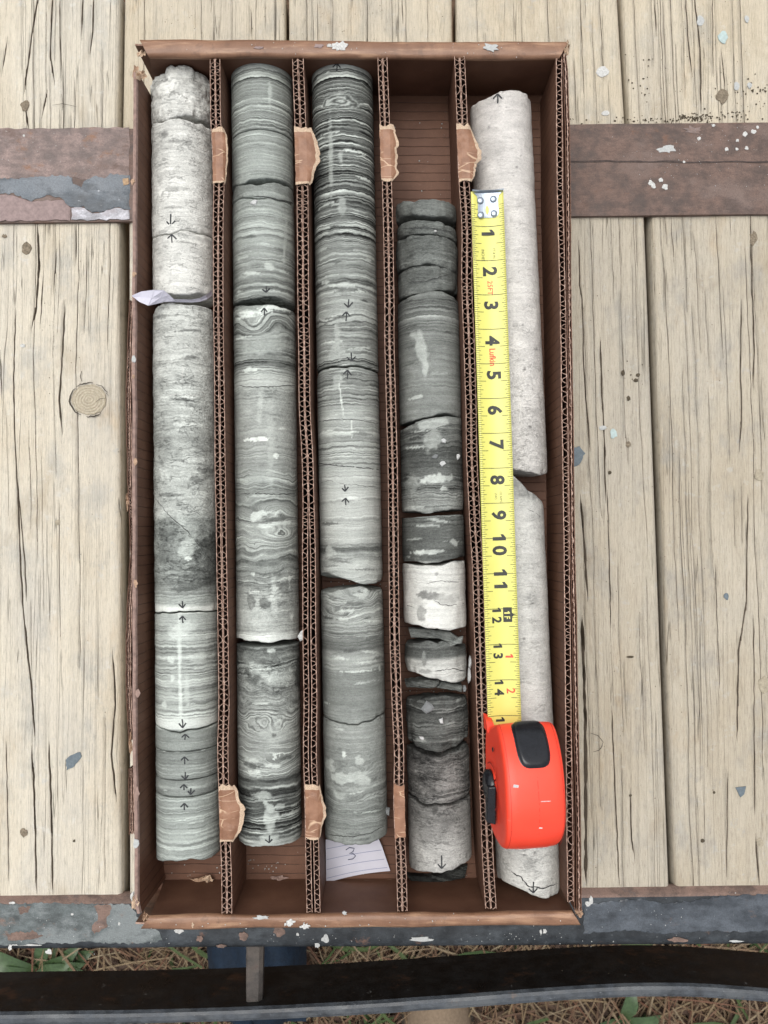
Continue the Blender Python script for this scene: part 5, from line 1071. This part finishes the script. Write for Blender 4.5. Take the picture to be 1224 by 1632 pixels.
CR = plain('rock_crumb', (.33,.33,.31), .9, .1, nz=.3, sc=12)
crumbs('rock_crumbs', [(418,1385,30,18,22),(300,1390,30,12,16),(560,1420,40,12,16),(690,250,30,70,14),(700,1412,30,8,60),(840,1440,30,10,40),(690,1010,45,8,25),(690,1095,45,6,30),(560,932,40,6,25)], FZ+.03, (.04,.13), CR, 15, 'fine rock crumbs scattered on the box floor', box)
crumbs('paint_specks', [(300,1475,80,5,12),(600,1468,160,6,18),(500,72,170,7,18),(800,78,60,6,8)], 7.06, (.03,.09), WHITEP, 16, 'pale specks on the rolled rims', box)
crumbs('splash_specks', [(100,1475,80,18,40),(480,1497,160,6,30),(1060,1465,110,18,40),(850,1494,60,5,25)], .47, (.03,.09), GREYP, 17, 'pale specks on the steel beam')
crumbs('dust_specks', [(1130,255,70,30,70),(100,260,80,40,50)], .45, (.03,.08), GREYP, 18, 'pale specks on the steel strap')
# ------------------------------------------------------------------ tape measure
YEL = M('yellow_tape_enamel', .38, .5); YEL.col(YEL.mix(YEL.noise(YEL.map((100,100,100)), .5, 3), (.60,.58,.13), (.67,.65,.17))); YEL = YEL.m
BLK = plain('black_print', (.022,.024,.02), .5, .4, nz=.2, bump=0); REDP = plain('red_print', (.62,.07,.04), .5, .4, bump=0)
ORG_ = M('orange_red_plastic', .42, .5); P_ = ORG_.map((100,100,100)); n_ = ORG_.noise(P_, .6, 4, .6)
sc_ = ORG_.step(ORG_.noise(ORG_.map((40,300,120)), 1, 4, .7), .68, .76)
cc_ = ORG_.mix(n_, (.84,.050,.022), (.92,.072,.034)); cc_ = ORG_.mix(ORG_.math('MULTIPLY', sc_, .25), cc_, (.9,.35,.28))
dirt = ORG_.step(ORG_.noise(ORG_.map((80,80,80)), 1, 5, .65), .62, .75); cc_ = ORG_.mix(ORG_.math('MULTIPLY', dirt, .22), cc_, (.35,.10,.06)); ORG_.col(cc_)
ORG_.bump(ORG_.noise(P_, 14, 3, .6), .25, .0003); ORG_ = ORG_.m
BPL = plain('black_gloss_plastic', (.010,.011,.014), .24, .4, nz=.3, sc=2, bump=.2); ZINC = M('zinc_plated_steel', .33, .5, .75)
ZINC.col(ZINC.mix(ZINC.noise(ZINC.map((100,100,100)), 2.2, 4, .6), (.22,.26,.31), (.38,.42,.47))); ZINC = ZINC.m
hk = at(775.5, 307, 7.05); bd = at(804, 1160, 7.35)
tape = empty('tape_measure', (bd[0], bd[1]-3, 6.9), 'orange-red tape measure with its yellow blade pulled out along the pale core', 'tape measure')
BD = (bd-hk); BLn = np.linalg.norm(BD); BD = BD/BLn; BX = np.array([-BD[1], BD[0], 0]); BX = BX/np.linalg.norm(BX); BX = BX if BX[0] > 0 else -BX
def bl(s_, a_, h=0):
    """point on the blade: s along from the hook, a across to the right"""
    return hk+BD*s_+BX*a_+np.array([0, 0, 1.0])*(.26*(a_/1.2)**2+h+.05*math.sin(s_*.13))
HW = 1.19; L_ = 39.8; nb = 200; v = []; f = []
for i in range(nb):
    s_ = L_*i/(nb-1)
    for j in range(11): v.append(tuple(bl(s_, -HW+2*HW*j/10)))
    for j in range(11): v.append(tuple(bl(s_, HW-2*HW*j/10, -.02)))
for i in range(nb-1):
    for j in range(22): f.append((22*i+j, 22*i+(j+1) % 22, 22*i+22+(j+1) % 22, 22*i+22+j))
blade = mk('blade', v, [tuple(reversed(q)) for q in f], YEL, tape, smooth=True)
mb = MB(); IN = 2.54
def tick(s_, a0, a1, w):
    k = 5; v = [];
    for j in range(k): a = a0+(a1-a0)*j/(k-1); v += [tuple(bl(s_-w/2, a, .012)), tuple(bl(s_+w/2, a, .012))]
    mb.add(v, [(2*j, 2*j+1, 2*j+3, 2*j+2) for j in range(k-1)])
for q in range(5, int(L_/IN*16)):
    s_ = q*IN/16
    if s_ < .9: continue
    d = 16-1
    if q % 16 == 0: tick(s_, -HW+.02, HW-.02, .038)
    elif q % 8 == 0: tick(s_, -HW+.02, -HW+.68, .036); tick(s_, HW-.62, HW-.02, .036)
    elif q % 4 == 0: tick(s_, -HW+.02, -HW+.46, .034); tick(s_, HW-.38, HW-.02, .034)
    elif q % 2 == 0: tick(s_, -HW+.02, -HW+.36, .032); tick(s_, HW-.30, HW-.02, .032)
    else: tick(s_, -HW+.02, -HW+.26, .030); tick(s_, HW-.22, HW-.02, .030)
for q in range(12, 32):
    if q % 1 == 0: tick((q+.5)*IN/16, -HW+.02, -HW+.17, .022)
mb.done('graduation_marks', BLK, blade)
def text_mesh(s, size, extr=0, bold=.0, res=3, sx=1.0):
    c = bpy.data.curves.new('lettering', 'FONT'); c.body = s; c.size = size; c.align_x = 'CENTER'; c.align_y = 'CENTER'; c.offset = bold; c.resolution_u = res; c.space_character = sx
    o = bpy.data.objects.new('lettering', c); COL.objects.link(o); dg = bpy.context.evaluated_depsgraph_get(); me = bpy.data.meshes.new_from_object(o.evaluated_get(dg))
    V = np.array([vv.co[:] for vv in me.vertices]); F = [tuple(p.vertices) for p in me.polygons]; bpy.data.objects.remove(o); bpy.data.meshes.remove(me); bpy.data.curves.remove(c); return V, F
def blade_text(s, s0, a0, size, mat, name, bold=.02, wide=1.0, tall=1.0, par=None, h=.016):
    if s == '1':
        H = size*.70; q = H*.13; P = [(q, -H/2), (q, H/2), (-q*.6, H/2), (-q*2.6, H*.30), (-q*2.6, H*.10), (-q, H*.20), (-q, -H/2)]
        me_ = mk(name, [tuple(bl(s0+x+q*.4, a0+y, h)) for x, y in P], [(0, 1, 2, 5, 6), (2, 3, 4, 5)], mat, par or blade); return me_
    V, F = text_mesh(s, size, bold=bold); 
    c = (V.max(0)+V.min(0))/2; V = V-c
    P = [tuple(bl(s0+p[0]*wide, a0+p[1]*tall, h)) for p in V]
    return mk(name, P, F, mat, par or blade)
def sy(py): # photo row -> inches position along the blade
    lo, hi = 0, 42
    for _ in range(40):
        m_ = (lo+hi)/2
        if px_of(bl(m_, 0))[1] < py: lo = m_
        else: hi = m_
    return lo
for d, y_, ac in ((1,372,0),(2,433,.05),(3,487,.05),(4,543,.05),(5,598,.07),(6,654,.07),(7,709,.08),(8,765,.08),(9,821,.1)):
    blade_text(str(d), sy(y_), ac, 1.36, BLK, 'inch_number', .05, 1.0, 1.0)
for d, yy, ac in (('10', 867, .08), ('11', 923, .08)):
    for ch, off in ((d[0], -9.5), (d[1], 9.5)): blade_text(ch, sy(yy+off+(1 if off > 0 else 0)), ac, 1.36, BLK, 'inch_number', .05, 1.0, 1.0)
for d, yy, ac in (('12', 980, -.28), ('13', 1037, -.28), ('14', 1095, -.28)):
    for ch, off in ((d[0], -7.5), (d[1], 8)): blade_text(ch, sy(yy+off), ac, 0.92, BLK, 'inch_number', .032, 1.0, 1.0)
blade_text('1', sy(1147), -.28, 0.92, BLK, 'inch_number', .032); blade_text('5', sy(1160), -.28, 0.92, BLK, 'inch_number', .032)
blade_text('1', sy(1046), .52, .78, REDP, 'foot_number', .014); blade_text('2', sy(1101), .55, .82, REDP, 'foot_number', .012)
blade_text('25FT', sy(459), .02, .52, REDP, 'length_print', .004, 1.0, 1.0); blade_text('Lufkin', sy(569.5), .03, .66, REDP, 'maker_print', .012, .82, .95)
blade_text('INCHES', sy(407), -.42, .30, BLK, 'small_print', -.002, .85, 1.0); blade_text("FT.& IN.", sy(405), .40, .26, BLK, 'small_print', -.002, .9, .9)
blade_text("CE APP'D", sy(793), .30, .25, BLK, 'small_print', -.002, .85, .9); blade_text('(547)', sy(791), -.08, .25, BLK, 'small_print', -.002, .85, .9)
# black foot flag at 12 inches: 1F reversed out of a black block with a pointer
mb = MB(); s0, s1 = sy(968), sy(991.5)
def quadp(pts, h=.016): return [tuple(bl(a, b, h)) for a, b in pts]
mb.add(quadp([(s0,.18),(s1,.18),(s1,.50),(s0,.50)]), [(0,1,2,3)]); mb.add(quadp([(s0,.50),(s1,.50),(s1,.80),(s0,.80)]), [(0,1,2,3)])
sm = sy(980); mb.add(quadp([(sm-.16,.80),(sm+.16,.80),(sm+.05,.92),(sm,1.12),(sm-.05,.92)]), [(0,1,2,3,4)]); mb.done('foot_flag', BLK, blade)
blade_text('1', (s0+sm)/2+.12, .46, .56, YEL, 'foot_flag_number', .006, .9, 1, h=.026); blade_text('F', (s1+sm)/2-.06, .46, .56, YEL, 'foot_flag_number', .012, .85, 1, h=.026)
# hook
mb = MB(); rows = []
prof = [(-.10, .42, -.55), (-.10, .66, -.1), (-.06, 1.16, .26), (.03, 1.14, .33), (.12, 1.0, .12), (.30, .80, .10), (.6, .74, .09), (1.1, .74, .09), (1.55, .76, .09), (1.78, .70, .08), (1.92, .52, .05)]
K = 9; v = []
for (s_, hw, h_) in prof:
    for j in range(K): a = hw*(-1+2*j/(K-1)); v.append(tuple(bl(s_-.02*math.cos(a*2), a+.05, h_-.10*(a/1.2)**2*(1 if s_ > 0 else 0)+.02)))
m_ = len(v); v += [(p[0], p[1], p[2]-.07) for p in v]; R_ = len(prof)
f = [(i*K+j, i*K+j+1, (i+1)*K+j+1, (i+1)*K+j) for i in range(R_-1) for j in range(K-1)]; f2 = [tuple(reversed([q+m_ for q in g_])) for g_ in f]
rim = list(range(K))+[i*K+K-1 for i in range(1, R_)]+[(R_-1)*K+j for j in range(K-2, -1, -1)]+[i*K for i in range(R_-2, 0, -1)]
f += f2+[(rim[i], rim[i]+m_, rim[(i+1) % len(rim)]+m_, rim[(i+1) % len(rim)]) for i in range(len(rim))]
hook = mk('end_hook', v, f, ZINC, tape, smooth=False)
def disc(c, r, h, nrm, mat, name, par, n=20, dome=.5):
    nrm = np.array(nrm, float); nrm /= np.linalg.norm(nrm); u = np.cross(nrm, [0, 1, .2]); u /= np.linalg.norm(u); w = np.cross(nrm, u); c = np.array(c)
    v = []; 
    for q, hh in ((1, 0), (1, h*.5), (.75, h*.9), (.35, h)):
        for i in range(n): a = 6.283185*i/n; v.append(tuple(c+(u*math.cos(a)+w*math.sin(a))*r*q+nrm*hh))
    f = [(L*n+i, L*n+(i+1) % n, (L+1)*n+(i+1) % n, (L+1)*n+i) for L in range(3) for i in range(n)]+[tuple(range(3*n, 4*n))]
    return mk(name, v, f, mat, par, smooth=True)
for (x, y) in ((765, 321), (786, 319), (765.5, 344), (787, 342)): 
    s_ = sy(y); a_ = (x-px_of(bl(s_, 0))[0])/21.9; disc(bl(s_, a_, .10), .25, .12, (0, 0, 1), ZINC, 'rivet', hook)
mk('slot', [tuple(bl(sy(336)+.32*math.cos(a)*1.0, -.01+.13*math.sin(a), .135)) for a in np.linspace(0, 6.283, 16, endpoint=False)], [tuple(range(16))], YEL, hook)

# case
TB, YAW = math.radians(6.0), math.radians(1.5); OC = np.array([9.22, at(830, 1156, 7.3)[1]-3.52, 6.85])
H1 = np.array([math.cos(YAW), math.sin(YAW), 0]); AY = np.array([-math.sin(YAW), math.cos(YAW), 0]); AX = H1*math.cos(TB)-np.array([0, 0, 1.0])*math.sin(TB); AV = np.array([0, 0, 1.0])*math.cos(TB)+H1*math.sin(TB)
def cp(w, l, v_): return OC+AX*w+AY*l+AV*v_
prof = [(3.5,.25),(3.7,.9),(3.75,1.8),(4.15,2.7),(4.4,3.5),(4.0,4.35),(3.0,5.2),(1.8,5.8),(.5,6.1),(-.9,6.2),(-2.2,5.9),(-3.2,5.1),(-3.85,3.9),(-4.0,2.5),(-3.75,1.2),(-3.1,.35),(-2.2,.0),(0,-.02),(2.6,0)]
def chaikin(p, k):
    for _ in range(k):
        q = []
        for i in range(len(p)): a = p[i]; b = p[(i+1) % len(p)]; q += [(a[0]*.75+b[0]*.25, a[1]*.75+b[1]*.25), (a[0]*.25+b[0]*.75, a[1]*.25+b[1]*.75)]
        p = q
    return p
PR = chaikin(prof, 2); NP = len(PR); cen = (np.mean([p[0] for p in PR]), np.mean([p[1] for p in PR]))
def hw_at(l, side): return (1.98+.03*max(0, l) if side > 0 else 2.0-.02*max(0, l))-.05*max(0, -l-2)**1.3
stations = [(-1.0, .03), (-1.0, .2), (-1.0, .5), (-1.0, .80), (-.995, .90), (-.97, .955), (-.93, .985), (-.86, 1.0), (-.6, 1.012), (-.3, 1.018), (0, 1.02), (.3, 1.018), (.6, 1.012), (.86, 1.0), (.93, .985), (.97, .955), (.995, .90), (1.0, .80), (1.0, .5), (1.0, .2), (1.0, .03)]
v = []; f = []
for (w, sc) in stations:
    for (l, h) in PR:
        l2 = cen[0]+(l-cen[0])*sc; h2 = cen[1]+(h-cen[1])*sc; v.append(tuple(cp(w*hw_at(l, w), l2, h2)))
for i in range(len(stations)-1):
    for k in range(NP): f.append((i*NP+k, i*NP+(k+1) % NP, (i+1)*NP+(k+1) % NP, (i+1)*NP+k))
f += [tuple(range(NP)), tuple((len(stations)-1)*NP+k for k in range(NP-1, -1, -1))]
case = mk('case', v, [tuple(reversed(q)) for q in f], ORG_, tape, smooth=True)
# raised rim band across the top face, moulded lip beside the blade and the seam line
LIP = [(-2.02, 4.45, .2), (-1.5, 4.25, .2), (-1.35, 3.6, .2), (-2.0, 3.4, .2), (-2.0, 4.1, 1.0), (-1.5, 3.9, 1.0), (-1.35, 3.4, 1.2), (-1.98, 3.3, 1.3)]
mk('blade_guard', [tuple(cp(*p)) for p in LIP], [(0,1,2,3)[::-1], (4,5,6,7), (0,1,5,4), (1,2,6,5), (2,3,7,6), (3,0,4,7)], ORG_, case)
def surf(tt, w, off=0):
    """point on the top profile: tt = cumulative index over the unsmoothed upper profile"""
    seq = [p for p in PR]; i = int(tt) % NP; fr = tt-int(tt); a = seq[i]; b = seq[(i+1) % NP]; l = a[0]*(1-fr)+b[0]*fr; h = a[1]*(1-fr)+b[1]*fr
    tx, th_ = b[0]-a[0], b[1]-a[1]; nn = math.hypot(tx, th_); nl, nh = th_/nn, -tx/nn
    if (l-cen[0])*nl+(h-cen[1])*nh < 0: nl, nh = -nl, -nh
    return cp(w, l*1.018+nl*off-cen[0]*.018, h*1.018+nh*off-cen[1]*.018)
def t_of(l_, h_): return min(range(NP), key=lambda i: (PR[i][0]-l_)**2+(PR[i][1]-h_)**2)
ta, tb = t_of(4.38, 3.3)+0.0, t_of(1.95, 5.75)+0.0
def rr_patch(name, ta, tb, w0, w1, hgt, mat, par, n=22, pw=4.0):
    v = []; f = []
    for i in range(n):
        a = -1+2*i/(n-1)
        for j in range(n):
            b = -1+2*j/(n-1); m_ = max(abs(a), abs(b), 1e-6); q = (abs(a)**pw+abs(b)**pw)**(1/pw); aa, bb = a*m_/q, b*m_/q
            e = m_; hh = hgt*(1-max(0, (e-.8)/.2)**3)-(.05 if e > .99 else 0)
            v.append(tuple(surf(ta+(tb-ta)*(aa+1)/2, w0+(w1-w0)*(bb+1)/2, hh)))
    f = [(i*n+j, (i+1)*n+j, (i+1)*n+j+1, i*n+j+1) for i in range(n-1) for j in range(n-1)]
    return mk(name, v, f, mat, par, smooth=True)
rr_patch('lock_recess', ta-.4, tb+.5, -1.08, 1.30, .012, BPL, case)
btn = rr_patch('lock_button', ta-.1, tb+.2, -.98, 1.2, .17, BPL, case)
# belt clip on the left face
wl_ = -2.0
disc(cp(wl_-.02, -.1, 2.0), 1.05, .5, -AX, BPL, 'clip_boss', case, 26)
clipv = []
for (l, h, o_) in ((.25, 2.2, .12), (-2.5, 2.3, .12), (-2.5, 3.05, .12), (.15, 3.35, .12)): clipv.append(tuple(cp(wl_, l, h)))
for (l, h, o_) in ((.2, 2.3, .5), (-2.35, 2.4, .62), (-2.35, 2.95, .62), (.1, 3.2, .5)): clipv.append(tuple(cp(wl_-o_, l, h)))
clip = mk('belt_clip', clipv, [(0,1,2,3), (7,6,5,4), (0,4,5,1), (1,5,6,2), (2,6,7,3), (3,7,4,0)], BPL, case)
disc(cp(wl_-.40, -.45, 1.6), .16, .04, -AX, ZINC, 'screw', case, 10)
md = clip.modifiers.new('bevel', 'BEVEL'); md.width = .0008; md.segments = 3
DRED = plain('case_seam_shadow', (.35,.02,.012), .6, .3, bump=0)
def top_line(name, w0, w1, ta_, tb_, off, wid, mat):
    pts = [surf(ta_+(tb_-ta_)*q, w0+(w1-w0)*q, off) for q in np.linspace(0, 1, 26)]; v, f = ribbon(pts, wid, [AV if True else 0]*26); mk(name, v, f, mat, case)
tr_ = t_of(-3.6, 4.5)
top_line('moulding_seam', .12, .12, tb+1.6, tr_, .006, .025, DRED)
top_line('edge_seam', -1.72, -1.72, ta-1.0, tr_+2, .012, .022, DRED); top_line('edge_seam', 1.78, 1.78, ta-1.0, tr_+2, .012, .022, DRED)
disc(cp(wl_-.03, 2.55, 2.9), .17, .05, -AX, BPL, 'side_screw', case, 12)
rp = MB(); cpt = [cp(-2.03, -.1+1.55*math.cos(a), 2.3+1.75*math.sin(a)) for a in np.linspace(-.6, 3.7, 28)]
rp.add(*ribbon([p-AX*.03 for p in cpt], .10, [-AX]*28)); rp.done('side_recess_rim', DRED, case)
for (l, w, sx_, sl) in ((-.1, .55, .36, .03), (-1.6, .2, .12, .05), (.9, -1.35, .2, .12)):
    t = t_of(*min(PR, key=lambda p: abs(p[0]-l)-(p[1] > 3)*10)); P0 = surf(t, w, .015); v = [tuple(P0+AX*a_+AY*b_+AV*.01) for a_, b_ in ((-sx_, -sl*.6), (sx_*.8, -sl), (sx_, sl*.4), (-sx_*.7, sl))]; mk('scuff', v, [(0,1,2,3)], CHIP, case)
for q in range(6):   # fine moulded ribs at the rear end of the case
    t = t_of(-3.0+.0*q, 5.2)+q*.55; v, f = ribbon([surf(t, w, .02+(.01 if 0 < i < 7 else 0)) for i, w in enumerate(np.linspace(-1.1, 1.2, 9))], .035, list([AV*.6-AY*.8])*9); mk('moulded_rib', v, f, ORG_, case)
